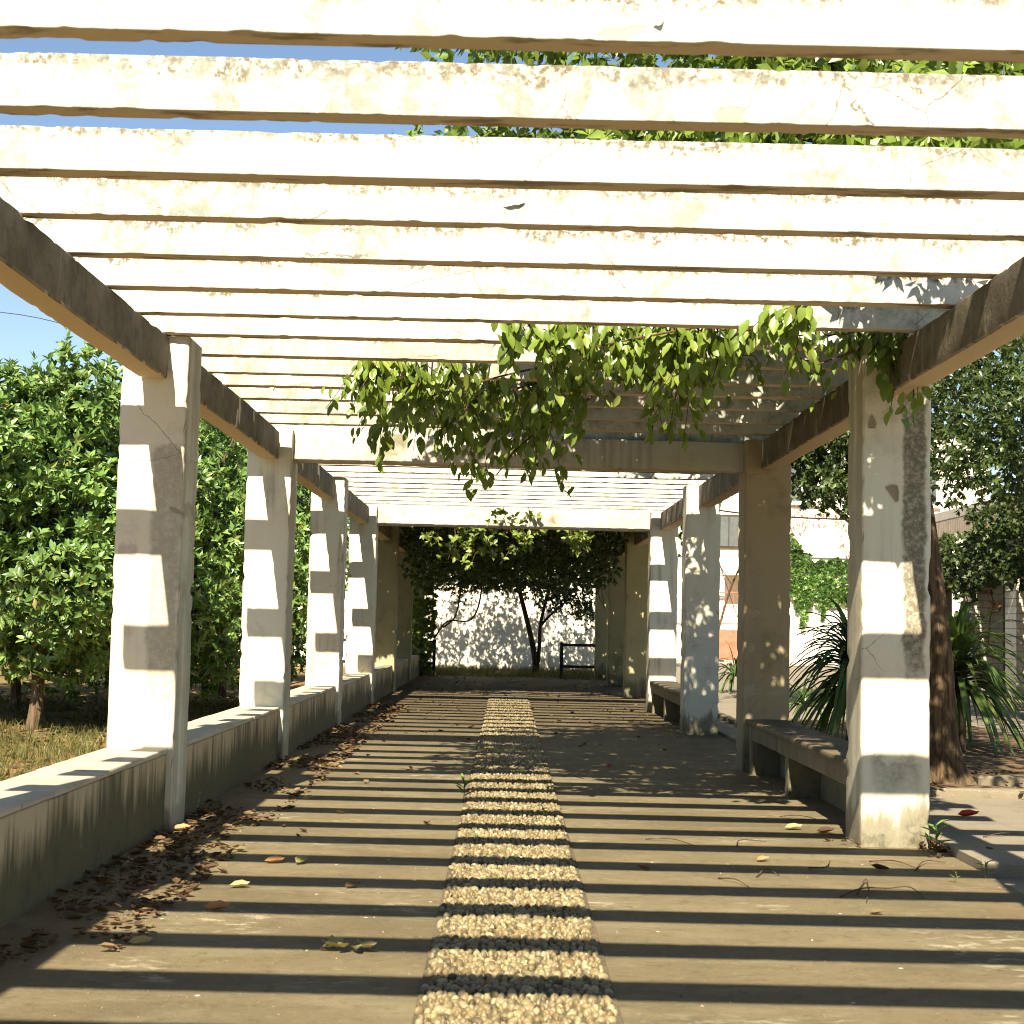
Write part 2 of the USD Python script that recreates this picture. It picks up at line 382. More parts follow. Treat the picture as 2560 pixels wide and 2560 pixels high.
M_deadivy = leaf_mat('withered_ivy', [(0, (0.20, 0.10, 0.04)), (0.6, (0.28, 0.15, 0.06)), (1, (0.36, 0.24, 0.10))], 0.2, 0.7, (0.3, 0.16, 0.05))
M_grass = leaf_mat('grass_blade', [(0, (0.069, 0.082, 0.018)), (0.5, (0.110, 0.117, 0.027)), (0.8, (0.179, 0.145, 0.048)), (1, (0.206, 0.130, 0.048))], 0.3, 0.6, (0.24, 0.28, 0.05))
M_dry = leaf_mat('dry_leaf', [(0, (0.054, 0.034, 0.018)), (0.4, (0.096, 0.061, 0.032)), (0.7, (0.147, 0.092, 0.046)), (0.9, (0.205, 0.143, 0.076)), (1, (0.128, 0.116, 0.046))], 0.15, 0.7, (0.35, 0.16, 0.04), 0.2)
M_orange = leaf_mat('orange_leaf', [(0, (0.40, 0.20, 0.085)), (1, (0.46, 0.25, 0.12))], 0.15, 0.6, (0.5, 0.2, 0.05), 0.2)
M_yellowleaf = leaf_mat('yellow_leaf', [(0, (0.36, 0.30, 0.13)), (1, (0.30, 0.29, 0.12))], 0.2, 0.6, (0.5, 0.42, 0.1), 0.2)
M_redleaf = leaf_mat('red_leaf', [(0, (0.36, 0.04, 0.02)), (1, (0.40, 0.07, 0.03))], 0.15, 0.6, (0.4, 0.05, 0.03), 0.2)


def bark(name, a, b):
    g = Graph(a)
    st = g.noise(1.0, 7, 0.7, 0.6, g.pos((26, 26, 3.0)))
    g.over(b, g.ramp(st, 0.42, 0.6))
    g.over((0.30, 0.24, 0.15), g.ramp(g.noise(3.5, 5, 0.6), 0.6, 0.72, 0, 0.5))
    g.bump(st, 1.0, 0.02)
    return g.done(name, roughness=0.95)


M_bark = bark('camphor_bark', (0.12, 0.08, 0.042), (0.042, 0.028, 0.015))
M_bark2 = bark('shrub_bark', (0.135, 0.095, 0.055), (0.06, 0.042, 0.024))
M_barkdark = bark('dark_bark', (0.075, 0.055, 0.035), (0.03, 0.022, 0.014))
M_twig = bark('twig_bark', (0.11, 0.06, 0.035), (0.06, 0.035, 0.02))


def flat(name, c, rough=0.6, metallic=0.0, var=0.4, scale=3.0):
    g = Graph(c)
    g.over(tuple(x * 0.55 for x in c), g.ramp(g.noise(scale, 6, 0.65), 0.42, 0.68, 0, var))
    g.bump(g.noise(40, 4, 0.6), 0.15, 0.003)
    return g.done(name, roughness=rough, metallic=metallic)


M_rail = flat('rail_dark_paint', (0.022, 0.018, 0.014), 0.5)
M_cream = flat('cream_render', (0.76, 0.66, 0.52), 0.9, scale=0.5)
M_tile = flat('glazed_tile', (0.66, 0.59, 0.47), 0.3, scale=2.0)
M_grout = flat('tile_grout', (0.24, 0.19, 0.13), 0.9)
M_tileband = flat('fascia_tile', (0.50, 0.38, 0.26), 0.45)
M_glass = flat('dim_door_glass', (0.10, 0.105, 0.075), 0.12)
M_frame = flat('door_frame_brown', (0.05, 0.035, 0.022), 0.5)
M_rust = flat('rusty_red_paint', (0.42, 0.15, 0.09), 0.7, var=0.8, scale=4.0)
M_shutter = flat('shutter_grey', (0.62, 0.60, 0.54), 0.5, scale=1.0)
M_winglass = flat('far_window_glass', (0.10, 0.11, 0.11), 0.15)
M_whitepost = flat('white_post_paint', (0.72, 0.68, 0.58), 0.6)
M_cable = flat('cable_black', (0.02, 0.02, 0.02), 0.6)
M_spall = flat('bare_render', (0.30, 0.245, 0.18), 0.9, var=0.5, scale=14.0)
M_paint_chip = flat('loose_paint', (0.78, 0.74, 0.64), 0.8, var=0.3, scale=9.0)
M_mould = flat('black_mould', (0.17, 0.15, 0.11), 0.95, var=0.7, scale=12.0)

# ------------------------------------------------------------------ shape helpers


def rough_box(x0, x1, y0, y1, z0, z1, axis=2, seg=0.08, cham=0.012, amp=0.004, chip=0.02, seed=0, nq=3, bow=0.0):
    """A cast bar: chamfered section swept along one axis, its faces uneven and its arrises chipped."""
    lo, hi = np.array([x0, y0, z0], float), np.array([x1, y1, z1], float)
    a, b = [k for k in range(3) if k != axis]
    if axis == 1:
        a, b = 2, 0
    wa, wb = hi[a] - lo[a], hi[b] - lo[b]
    c = min(cham, wa / 4, wb / 4)
    pts = []
    cor = [(0, 0), (wa, 0), (wa, wb), (0, wb)]
    dirs = [(1, 0), (0, 1), (-1, 0), (0, -1)]
    iscorner = []
    for i in range(4):
        p, d = np.array(cor[i], float), np.array(dirs[i], float)
        L = wa if i % 2 == 0 else wb
        for t in np.linspace(0, 1, nq + 1):
            pts.append(p + d * (c + t * (L - 2 * c)))
            iscorner.append(t in (0.0, 1.0))
    sec = np.array(pts)
    iscorner = np.array(iscorner)
    m = len(sec)
    L = hi[axis] - lo[axis]
    n = max(2, int(L / seg))
    ts = np.linspace(0, L, n + 1)
    V = np.zeros((n + 1, m, 3))
    V[:, :, a] = lo[a] + sec[None, :, 0]
    V[:, :, b] = lo[b] + sec[None, :, 1]
    V[:, :, axis] = lo[axis] + ts[:, None]
    mid = sec - np.array([wa / 2, wb / 2])
    dirn = mid / np.maximum(np.linalg.norm(mid, axis=1, keepdims=True), 1e-9)
    ang = (fbm(V * np.array([3.1, 3.1, 3.1]) + seed * 7.13, 3, seed) - 0.5) * 2
    d = amp * ang
    ch = fbm(V * 13.0 + seed * 3.7, 4, seed + 50)
    d = d - np.where(iscorner[None, :], chip * np.clip((ch - 0.56) * 4, 0, 1), 0.0)
    V[:, :, a] += d * dirn[None, :, 0]
    V[:, :, b] += d * dirn[None, :, 1]
    if bow:
        w = (noise(np.stack([ts * 0.45, np.full_like(ts, seed * 1.37), np.zeros_like(ts)], -1), seed) - 0.5) * 2 * bow
        V[:, :, 2 if axis != 2 else a] += w[:, None]
    i, j = np.meshgrid(np.arange(n), np.arange(m), indexing='ij')
    q = np.stack([i * m + j, i * m + (j + 1) % m, (i + 1) * m + (j + 1) % m, (i + 1) * m + j], -1).reshape(-1, 4)
    F = np.vstack([q[:, [0, 1, 2]], q[:, [0, 2, 3]]])
    v = V.reshape(-1, 3)
    c0, c1 = v[:m].mean(0), v[-m:].mean(0)
    k = len(v)
    v = np.vstack([v, c0, c1])
    jj = np.arange(m)
    F = np.vstack([F, np.stack([np.full(m, k), (jj + 1) % m, jj], 1), np.stack([np.full(m, k + 1), n * m + jj, n * m + (jj + 1) % m], 1)])
    return v, F


def box(x0, x1, y0, y1, z0, z1, bev=0.0):
    m = trimesh.creation.box([x1 - x0, y1 - y0, z1 - z0])
    m.apply_translation([(x0 + x1) / 2, (y0 + y1) / 2, (z0 + z1) / 2])
    return m.vertices, m.faces


def cbox(x0, x1, y0, y1, z0, z1, c=0.004):
    """Box with all edges chamfered (convex hull of three shrunk boxes)."""
    P = []
    for k in range(3):
        s = [c, c, c]
        s[k] = 0
        for X in (x0 + s[0], x1 - s[0]):
            for Y in (y0 + s[1], y1 - s[1]):
                for Z in (z0 + s[2], z1 - s[2]):
                    P.append((X, Y, Z))
    h = trimesh.convex.convex_hull(np.array(P))
    return h.vertices, h.faces


def tube(points, radii, sides=7, cap=True):
    p = np.asarray(points, float)
    r = np.broadcast_to(np.asarray(radii, float), (len(p),))
    t = np.gradient(p, axis=0)
    t /= np.linalg.norm(t, axis=1, keepdims=True) + 1e-12
    ref = np.array([0.0, 0, 1]) if abs(t[:, 2]).mean() < 0.8 else np.array([1.0, 0, 0])
    a = np.cross(t, ref)
    a /= np.linalg.norm(a, axis=1, keepdims=True) + 1e-12
    b = np.cross(t, a)
    an = np.arange(sides) * 2 * np.pi / sides
    v = p[:, None] + r[:, None, None] * (np.cos(an)[None, :, None] * a[:, None] + np.sin(an)[None, :, None] * b[:, None])
    i, j = np.meshgrid(np.arange(len(p) - 1), np.arange(sides), indexing='ij')
    q = np.stack([i * sides + j, (i + 1) * sides + j, (i + 1) * sides + (j + 1) % sides, i * sides + (j + 1) % sides], -1).reshape(-1, 4)
    F = np.vstack([q[:, [0, 1, 2]], q[:, [0, 2, 3]]])
    V = v.reshape(-1, 3)
    if cap:
        k = len(V)
        V = np.vstack([V, p[0], p[-1]])
        jj = np.arange(sides)
        e = (len(p) - 1) * sides
        F = np.vstack([F, np.stack([np.full(sides, k), jj, (jj + 1) % sides], 1), np.stack([np.full(sides, k + 1), e + (jj + 1) % sides, e + jj], 1)])
    return V, F


def spline(pts, n=16):
    pts = np.asarray(pts, float)
    P = np.vstack([2 * pts[0] - pts[1], pts, 2 * pts[-1] - pts[-2]])
    out = []
    for i in range(len(pts) - 1):
        p0, p1, p2, p3 = P[i:i + 4]
        for t in np.linspace(0, 1, n, endpoint=False):
            out.append(0.5 * ((2 * p1) + (-p0 + p2) * t + (2 * p0 - 5 * p1 + 4 * p2 - p3) * t * t + (-p0 + 3 * p1 - 3 * p2 + p3) * t ** 3))
    out.append(pts[-1])
    return np.array(out)


# leaf templates: along, across, up
T_diamond = (np.array([[0, 0, 0], [0.42, 0.5, 0.06], [0.45, 0, 0], [0.42, -0.5, 0.06], [1, 0, -0.08]]), np.array([[0, 2, 1], [0, 3, 2], [1, 2, 4], [2, 3, 4]]))
T_oval = (np.array([[0, 0, 0], [0.22, 0.36, 0.07], [0.25, 0, 0], [0.22, -0.36, 0.07], [0.55, 0.5, 0.08], [0.58, 0, -0.01], [0.55, -0.5, 0.08], [0.83, 0.26, -0.01], [0.83, -0.26, -0.01], [1, 0, -0.12]]),
          np.array([[0, 2, 1], [0, 3, 2], [1, 2, 5], [1, 5, 4], [2, 3, 6], [2, 6, 5], [4, 5, 7], [5, 9, 7], [5, 6, 8], [5, 8, 9]]))
T_curl = (np.array([[0, 0, 0.10], [0.25, 0.42, 0.22], [0.28, 0, 0.0], [0.25, -0.4, 0.14], [0.6, 0.46, 0.26], [0.6, 0, 0.02], [0.62, -0.44, 0.2], [0.86, 0.2, 0.2], [0.86, -0.22, 0.13], [1, 0, 0.22]]), T_oval[1])
T_ivy = (np.array([[0, 0, 0], [0.1, 0.5, 0.0], [0.55, 0.55, 0.03], [0.5, 0.2, 0.03], [1, 0, -0.1], [0.5, -0.2, 0.03], [0.55, -0.55, 0.03], [0.1, -0.5, 0]]),
         np.array([[0, 2, 1], [0, 3, 2], [0, 4, 3], [0, 5, 4], [0, 6, 5], [0, 7, 6]]))


def unit(v):
    return v / np.maximum(np.linalg.norm(v, axis=-1, keepdims=True), 1e-9)


def leaves(o, d, nrm, length, width, T=T_diamond):
    """Many leaves as one mesh: origins, directions, rough normals, lengths, widths."""
    o = np.asarray(o, float)
    d = unit(np.asarray(d, float))
    c = unit(np.cross(nrm, d))
    n = np.cross(d, c)
    length = np.broadcast_to(length, (len(o),))[:, None, None]
    width = np.broadcast_to(width, (len(o),))[:, None, None]
    tv, tf = T
    v = o[:, None] + tv[None, :, :1] * length * d[:, None] + tv[None, :, 1:2] * width * c[:, None] + tv[None, :, 2:] * length * n[:, None]
    f = tf[None] + (np.arange(len(o)) * len(tv))[:, None, None]
    return v.reshape(-1, 3), f.reshape(-1, 3)


def rdir(n, r=rng):
    return unit(r.normal(size=(n, 3)))


def crown(lobes, n, r, shell=0.55):
    """Twig ends spread through a set of ellipsoid lobes (centre, radii), thicker near the outside; returns points and outward directions."""
    w = np.array([np.prod(l[1]) ** (2 / 3) for l in lobes])
    k = r.choice(len(lobes), n, p=w / w.sum())
    c, rad = np.array([l[0] for l in lobes])[k], np.array([l[1] for l in lobes])[k]
    u = unit(r.normal(size=(n, 3)))
    s = 1 - shell * r.random(n) ** 1.6
    s *= 0.86 + 0.3 * fbm(u * 2.4 + k[:, None] * 5.1, 2, 3)
    return c + u * rad * s[:, None], unit(u / rad)


def whorls(p, d, r, per=7, length=0.095, width=0.036, tilt=0.95, T=T_diamond, jit=0.25, droop=0.0):
    """Rosettes of leaves about twig ends p pointing along d."""
    n = len(p)
    ref = unit(np.cross(d, rdir(n, r)))
    b = np.cross(d, ref)
    O, D, N, Ln, W = [], [], [], [], []
    for k in range(per):
        a = k * 2.4 + r.random(n) * 0.7
        tl = tilt * (0.55 + 0.7 * r.random(n))
        rad = np.cos(a)[:, None] * ref + np.sin(a)[:, None] * b
        dd = np.cos(tl)[:, None] * d + np.sin(tl)[:, None] * rad
        dd = unit(dd + jit * r.normal(size=(n, 3)) * 0.5 - np.array([0, 0, droop]))
        O.append(p - d * (k * 0.008 * r.random(n))[:, None]); D.append(dd)
        N.append(unit(np.sin(tl)[:, None] * d - np.cos(tl)[:, None] * rad + 0.15 * r.normal(size=(n, 3))))
        s = 0.65 + 0.55 * r.random(n)
        Ln.append(length * s); W.append(width * s)
    return leaves(np.vstack(O), np.vstack(D), np.vstack(N), np.concatenate(Ln), np.concatenate(W), T)


exec_order = []
# ================================================================== GROUND AND SETTING


def sheet(x0, x1, y0, y1, z, nx=2, ny=2, amp=0.0, seed=0):
    X, Y = np.meshgrid(np.linspace(x0, x1, nx), np.linspace(y0, y1, ny), indexing='ij')
    Z = np.full_like(X, z)
    if amp:
        Z = Z + amp * (fbm(np.stack([X, Y, X * 0], -1) * 0.9 + seed, 4, seed) - 0.5)
    v = np.stack([X, Y, Z], -1).reshape(-1, 3)
    i, j = np.meshgrid(np.arange(nx - 1), np.arange(ny - 1), indexing='ij')
    q = np.stack([i * ny + j, (i + 1) * ny + j, (i + 1) * ny + j + 1, i * ny + j + 1], -1).reshape(-1, 4)
    return v, np.vstack([q[:, [0, 1, 2]], q[:, [0, 2, 3]]])


obj('ground', sheet(-600, 600, -300, 900, -0.09), M_court, smooth=False, kind='structure')
obj('garden_earth', sheet(-16, -2.43, -3, 41.4, 0.03, 60, 150, 0.14, 3), M_soil, kind='structure')
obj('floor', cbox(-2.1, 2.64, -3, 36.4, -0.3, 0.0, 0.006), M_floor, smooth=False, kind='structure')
obj('lawn_earth', sheet(-2.42, 2.9, 36.41, 41.4, -0.0, 30, 30, 0.1, 5), M_soil, kind='structure')
obj('courtyard', sheet(2.65, 40, -3, 54.9, -0.03, 2, 2), M_court, smooth=False, kind='structure')
obj('road', sheet(2.9, 60, 55, 59.2, -0.02, 2, 2), M_road, smooth=False, kind='structure')
pv = obj('pavement', rough_box(2.645, 4.9, 8.45, 11.70, -0.2, 0.05, 0, 0.12, 0.012, 0.004, 0.03, 3), M_court, kind='structure')
obj('pavement', rough_box(2.645, 3.02, 11.72, 36.3, -0.2, 0.03, 1, 0.3, 0.012, 0.004, 0.03, 4), M_kerb, kind='structure')
obj('kerb', rough_box(3.02, 7.4, 11.71, 11.87, -0.2, 0.115, 0, 0.07, 0.015, 0.006, 0.03, 8), M_kerb, kind='structure')
obj('kerb', rough_box(3.03, 3.14, 11.88, 27.0, -0.2, 0.085, 1, 0.1, 0.012, 0.005, 0.03, 9), M_kerb, kind='structure')
obj('planting_bed', sheet(3.12, 6.2, 11.86, 20.5, 0.085, 40, 90, 0.10, 8), M_bed, kind='structure')

# pebble strip down the middle of the walk
SX0, SX1 = -0.265, 0.405
strip = obj('pebble_path', cbox(SX0 - 0.01, SX1 + 0.01, -2.9, 36.2, -0.05, 0.006, 0.002), M_mortar, smooth=False, kind='structure')


def pebbles(xy, r, sub):
    ico = trimesh.creation.icosphere(subdivisions=sub)
    n = len(xy)
    a = r.normal(0, 0.75, n) + np.pi / 2
    L = 0.0160 * np.clip(r.lognormal(0, 0.28, n), 0.5, 1.75)
    W = L * (0.55 + 0.3 * r.random(n))
    H = 0.015 * (0.8 + 0.5 * r.random(n))
    base = ico.vertices
    v = np.stack([base[None, :, 0] * L[:, None], base[None, :, 1] * W[:, None], base[None, :, 2] * H[:, None]], -1)
    tilt = r.normal(0, 0.22, n)
    y, z = v[..., 1] * np.cos(tilt)[:, None] - v[..., 2] * np.sin(tilt)[:, None], v[..., 1] * np.sin(tilt)[:, None] + v[..., 2] * np.cos(tilt)[:, None]
    v[..., 1], v[..., 2] = y, z
    x, y = v[..., 0] * np.cos(a)[:, None] - v[..., 1] * np.sin(a)[:, None], v[..., 0] * np.sin(a)[:, None] + v[..., 1] * np.cos(a)[:, None]
    v[..., 0], v[..., 1] = x + xy[:, :1], y + xy[:, 1:]
    v[..., 2] += 0.004 + 0.008 * r.random(n)[:, None]
    return v, ico.faces


def jitter_grid(x0, x1, y0, y1, sx, sy, r, j=0.38):
    X, Y = np.meshgrid(np.arange(x0, x1, sx), np.arange(y0, y1, sy), indexing='ij')
    Y = Y + (np.arange(X.shape[0]) % 2)[:, None] * sy / 2
    P = np.stack([X, Y], -1).reshape(-1, 2)
    P = P + r.uniform(-j, j, P.shape) * [sx, sy]
    P = P[(r.random(len(P)) > 0.05) & (np.abs(P[:, 0] - (x0 + x1) / 2) < (x1 - x0) / 2 + r.normal(0, 0.008, len(P)))]
    return P[np.argsort(P[:, 1], kind='stable')]


rp = np.random.default_rng(5)
near = jitter_grid(SX0 + 0.012, SX1 - 0.005, 4.6, 9.5, 0.0275, 0.032, rp)
vis = near[near[:, 1] > 4.98]
first, rest = vis[:300], vis[300:]
pv_, pf_ = pebbles(first, rp, 1)
for k in range(len(first)):
    obj('pebble', (pv_[k], pf_), M_pebble, strip, smooth=True)
v_, f_ = pebbles(np.vstack([near[near[:, 1] <= 4.98], rest]), rp, 1)
obj('pebbles', (v_.reshape(-1, 3), (f_[None] + (np.arange(len(v_)) * v_.shape[1])[:, None, None]).reshape(-1, 3)), M_pebble, strip, smooth=True, kind='stuff')
farp = jitter_grid(SX0 + 0.012, SX1 - 0.005, 9.5, 26.0, 0.0295, 0.0345, rp)
v_, f_ = pebbles(farp, rp, 0)
obj('pebbles', (v_.reshape(-1, 3), (f_[None] + (np.arange(len(v_)) * v_.shape[1])[:, None, None]).reshape(-1, 3)), M_pebble, strip, smooth=True, kind='stuff')

# ================================================================== PERGOLA
perg = thing('pergola', 'long white-painted concrete pergola with peeling slats over the walk', 'pergola')
SLATS = [-0.5, 0.2, 0.9, 1.6, 2.3, 3.0, 3.71, 4.41, 5.12, 5.86, 6.52, 7.23, 7.95, 8.64, 9.28, 10.01, 10.72, 11.32, 11.99, 12.8, 13.49, 14.19, 14.9, 15.6, 16.35, 17.08, 17.82, 18.49, 19.14, 19.89, 20.54, 21.25, 22.0, 22.68]
SLATS += list(np.arange(23.35, 37.2, 0.70))
for i, y in enumerate(SLATS):
    t = 0.105 + 0.012 * math.sin(i * 2.3)
    hgt = 0.185 + 0.012 * math.sin(i * 1.7 + 1)
    near_ = y < 15
    m = rough_box(-2.63 + 0.03 * math.sin(i * 5.1), 2.90 + 0.05 * math.sin(i * 3.3), y, y + t, ZT + 0.003, ZT + hgt, 0, 0.022 if near_ else 0.07, 0.005, 0.0011, 0.009, i + 1, 3, 0.002)
    obj('slat', m, M_slat_moss_shade if 9.9 < y < 14 else M_slat, perg)
for side, x0, x1, yo in ((0, XL - WL, XL, 0.0), (1, XR, XR + WR, YR)):
    for i in range(-2, 7):
        y = Y1 + S * i + yo
        mt = M_col
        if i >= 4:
            mt = M_colshade
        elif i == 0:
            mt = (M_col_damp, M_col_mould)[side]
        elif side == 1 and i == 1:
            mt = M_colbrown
        m = rough_box(x0, x1, y, y + D, -0.25, ZT - 0.001, 2, 0.05 if i < 4 else 0.12, 0.012, 0.005, 0.03, 100 + i * 2 + side, 5)
        obj('column', m, mt, perg)
        bx0, bx1 = ((XL - 0.290, XL - 0.126), (XR + 0.147, XR + 0.3185))[side]
        if i < 6:
            m = rough_box(bx0, bx1, y + D - 0.004, y + S + 0.004, ZB, ZT - 0.005, 1, 0.045 if i < 3 else 0.1, 0.010, 0.005, 0.022, 200 + i * 2 + side, 3, 0.006)
            obj('side_beam', m, M_beam, perg)
for i in (1, 3, 5):
    y = Y1 + S * i
    m = rough_box(XL - 0.003, XR + 0.003, y + 0.10, y + 0.30, ZB - 0.01, ZT - 0.004, 0, 0.05, 0.010, 0.005, 0.02, 300 + i, 4, 0.006)
    obj('crossbeam', m, M_cross, perg)


def poly_plate(pts, th, place):
    """Thin plate with an outline pts (n x 2), mapped to 3-D by place(u, v, w)."""
    from shapely.geometry import Polygon
    m = trimesh.creation.extrude_polygon(Polygon(pts), th, engine='earcut')
    v = np.array(m.vertices)
    return np.array([place(*q) for q in v]), m.faces


fy = Y1 + YR - 0.0075
for pts, mt, lb in (([(0.14, 2.185), (0.18, 2.20), (0.215, 2.195), (0.223, 2.16), (0.222, 2.10), (0.205, 2.09)], M_spall, 'bare patch where paint has broken off'),
                    ([(0.035, 2.57), (0.055, 2.63), (0.075, 2.60), (0.085, 2.57), (0.075, 2.545), (0.035, 2.545)], M_spall, 'grey bare patch near the top')):
    m = poly_plate(pts, 0.004, lambda u, v, w: (XR + u, fy + 0.0045 - w, v))
    obj('spalled_patch', m, mt, perg, smooth=False, label=lb)
# hanging paint chips on the slats: small curled plates that have come loose
rc = np.random.default_rng(77)
for k in range(5):
    i = int(rc.integers(7, 21))
    y = SLATS[i] - 0.004
    x = rc.uniform(-1.9, 2.3)
    z = rc.uniform(ZT + 0.04, ZT + 0.15)
    L, W = rc.uniform(0.02, 0.09) * rc.uniform(0.5, 1.3), rc.uniform(0.004, 0.009)
    n = 7
    us = np.linspace(-1, 1, n)
    top = np.stack([x + us * L * 0.5, np.full(n, y - 0.001), z + np.cumsum(rc.normal(0, 0.003, n)) + us * rc.normal(0, 0.012)], -1)
    bot = top + np.stack([rc.normal(0, 0.001, n), -0.012 * (1 - us ** 2) - 0.003, -W * (1 - 0.85 * us ** 2) * rc.uniform(0.4, 1.3, n)], -1)
    mid = (top + bot) / 2 + np.array([0, 0.003, 0])
    v = np.vstack([top, mid, bot])
    f = []
    for r0 in (0, n):
        for q in range(n - 1):
            f += [[r0 + q, r0 + n + q, r0 + n + q + 1], [r0 + q, r0 + n + q + 1, r0 + q + 1]]
    obj('paint_flake', (v, np.array(f)), M_paint_chip, perg, smooth=True)

# ------------------------------------------------------------------ low bench wall on the left
bw = thing('bench_wall', 'low mossy concrete bench wall with pale seat slabs between the left columns', 'bench wall')
for i in range(-3, 6):
    y0, y1 = Y1 + S * i + D - 0.004, Y1 + S * (i + 1) + 0.004
    obj('wall_panel', rough_box(XL - WL + 0.03, XL - 0.042, y0, y1, -0.25, ZBENCH - 0.03, 1, 0.07, 0.006, 0.006, 0.0, 400 + i, 4), M_bench, bw)
    n = 3
    for k in range(n):
        a, b = y0 + (y1 - y0) * k / n, y0 + (y1 - y0) * (k + 1) / n
        dz = rng.uniform(-0.003, 0.004)
        obj('seat_slab', rough_box(XL - WL + 0.005, XL - 0.036 + rng.uniform(-0.004, 0.004), a + 0.002, b - 0.002, ZBENCH - 0.0295, ZBENCH + dz, 1, 0.1, 0.006, 0.002, 0.008, 430 + i * 3 + k, 2), M_seat, bw)

# ------------------------------------------------------------------ concrete benches on the right
for bi, (i, lb) in enumerate(((0, 'weathered concrete bench in front between the first and second right columns'), (2, 'paler concrete bench farther back between the third and fourth right columns'))):
    b = thing('bench', lb, 'bench')
    y0, y1 = Y1 + YR + S * i + D - 0.003, Y1 + YR + S * (i + 1) + 0.003
    for a, c in ((y0, (y0 + y1) / 2 - 0.003), ((y0 + y1) / 2 + 0.003, y1)):
        obj('seat', rough_box(XR + 0.02, XR + WR - 0.02, a, c, ZBENCH - 0.055, ZBENCH - 0.008, 1, 0.08, 0.008, 0.004, 0.012, 500 + bi * 5 + i, 2), M_seat_old, b)
    obj('apron', rough_box(XR + 0.05, XR + 0.12, y0, y1, ZBENCH - 0.185, ZBENCH - 0.056, 1, 0.1, 0.006, 0.003, 0.01, 520 + bi, 2), M_leg_old, b)
    obj('back_panel', rough_box(XR + 0.30, XR + 0.38, y0, y1, -0.2, ZBENCH - 0.056, 1, 0.1, 0.006, 0.004, 0.01, 530 + bi, 3), M_leg_old, b)
    for q, yy in enumerate((y0 + 0.05, (y0 + y1) / 2 + 0.12, y1 - 0.22)):
        obj('leg', rough_box(XR + 0.047, XR + 0.302, yy, yy + 0.14, -0.2, ZBENCH - 0.0565, 2, 0.06, 0.008, 0.004, 0.015, 540 + bi * 4 + q, 3), M_leg_old, b)

# ================================================================== END WALL, RAILING
obj('white_wall', cbox(-22, 4.0, 41.4, 41.65, -0.2, 3.1, 0.01), M_wall, smooth=False, label='tall white rendered wall closing the far end behind the tree', cat='wall')
obj('wall_pipe', tube([(1.12, 41.33, -0.05), (1.12, 41.33, 1.5), (1.14, 41.33, 3.2)], 0.045, 10), M_whitepost, label='pale vertical pipe fixed to the white end wall', cat='pipe')


def railing(x0, x1, posts, label):
    r = thing('railing', label, 'railing')
    for z in (0.80, 0.28):
        obj('rail', cbox(x0, x1, 36.88, 36.95, z - 0.035, z + 0.035, 0.008), M_rail, r, smooth=False)
    for x in posts:
        obj('post', cbox(x - 0.04, x + 0.04, 36.872, 36.958, -0.15, 0.86, 0.008), M_rail, r, smooth=False)


railing(1.36, 4.0, [1.36, 2.7, 4.0], 'dark two-bar railing on the right of the far opening')
railing(-14.0, -1.72, [-14, -11.5, -9, -6.5, -4.2, -1.72], 'dark two-bar railing behind the shrubs on the left of the far opening')

# ================================================================== LEFT GARDEN: SHRUBS, GRASS


def branches(root, base, top, n, spread, r0, r, m, zlo, rl=1.0):
    for k in range(n):
        a = k * 2.399 + r.random()
        s = r.uniform(0.5, 1.0) * spread
        start = base + (top - base) * r.uniform(zlo, zlo + 0.25)
        end = np.array([base[0] + s * math.cos(a), base[1] + s * math.sin(a), top[2] * r.uniform(0.65, 0.98)])
        mid = (start + end) / 2 + r.normal(0, 0.12, 3) + np.array([0, 0, 0.12])
        pts = spline([start, mid, end], 6)
        obj('branch', tube(pts, np.linspace(r0, r0 * 0.3, len(pts)), 6), m, root)


# shrubs are planted in two rows
def shrub(x, y, h, rad, seed, label, twigs=1700, zl=0.75):
    r = np.random.default_rng(seed)
    t = thing('shrub', label, 'shrub')
    base, top = np.array([x, y, -0.05]), np.array([x + 0.15, y, h])
    obj('trunk', tube(spline([base, (x + 0.05, y, zl * 0.7), (x, y + 0.05, zl + 0.5), (x + 0.1, y, h * 0.6)], 6), np.linspace(0.085, 0.035, 19), 9), M_bark2, t)
    branches(t, base, top, 9, rad * 0.8, 0.03, r, M_bark2, 0.12)
    lobes = []
    for k in range(11):
        a = k * 2.4 + r.random()
        q = r.uniform(0.2, 0.75) * rad
        zz = zl + 0.5 + (h - zl - 0.9) * (k / 10.0)
        sc = (0.62 + 0.38 * math.sin(math.pi * min(1, 0.25 + 0.75 * (k / 10.0))))
        lobes.append(((x + q * math.cos(a) * sc, y + q * math.sin(a) * sc, zz), (rad * 0.62 * sc, rad * 0.62 * sc, 0.62)))
    P, Dn = crown(lobes, int(twigs * 1.7), r, 0.6)
    Dn = unit(Dn + np.array([0, 0, 0.35]) + 0.35 * r.normal(size=Dn.shape))
    keep = P[:, 2] > zl - 0.25
    P, Dn = P[keep], Dn[keep]
    # side shoots standing out of the outline
    obj('foliage', whorls(P, Dn, r, 8, 0.118, 0.046, 1.0, T_oval if y < 17.2 and x > -6 else T_diamond), M_shrub, t, smooth=True, kind='stuff')
    sh = P[(P[:, 2] > h - 0.9)][:24]
    O = np.vstack([sh + np.array([0, 0, 0.10 * q]) for q in range(1, 4)])
    obj('shoots', whorls(O, np.tile([0.05, 0.0, 1.0], (len(O), 1)) + 0.2 * r.normal(size=(len(O), 3)), r, 6, 0.10, 0.034, 0.75), M_shrub, t, smooth=True, kind='stuff')


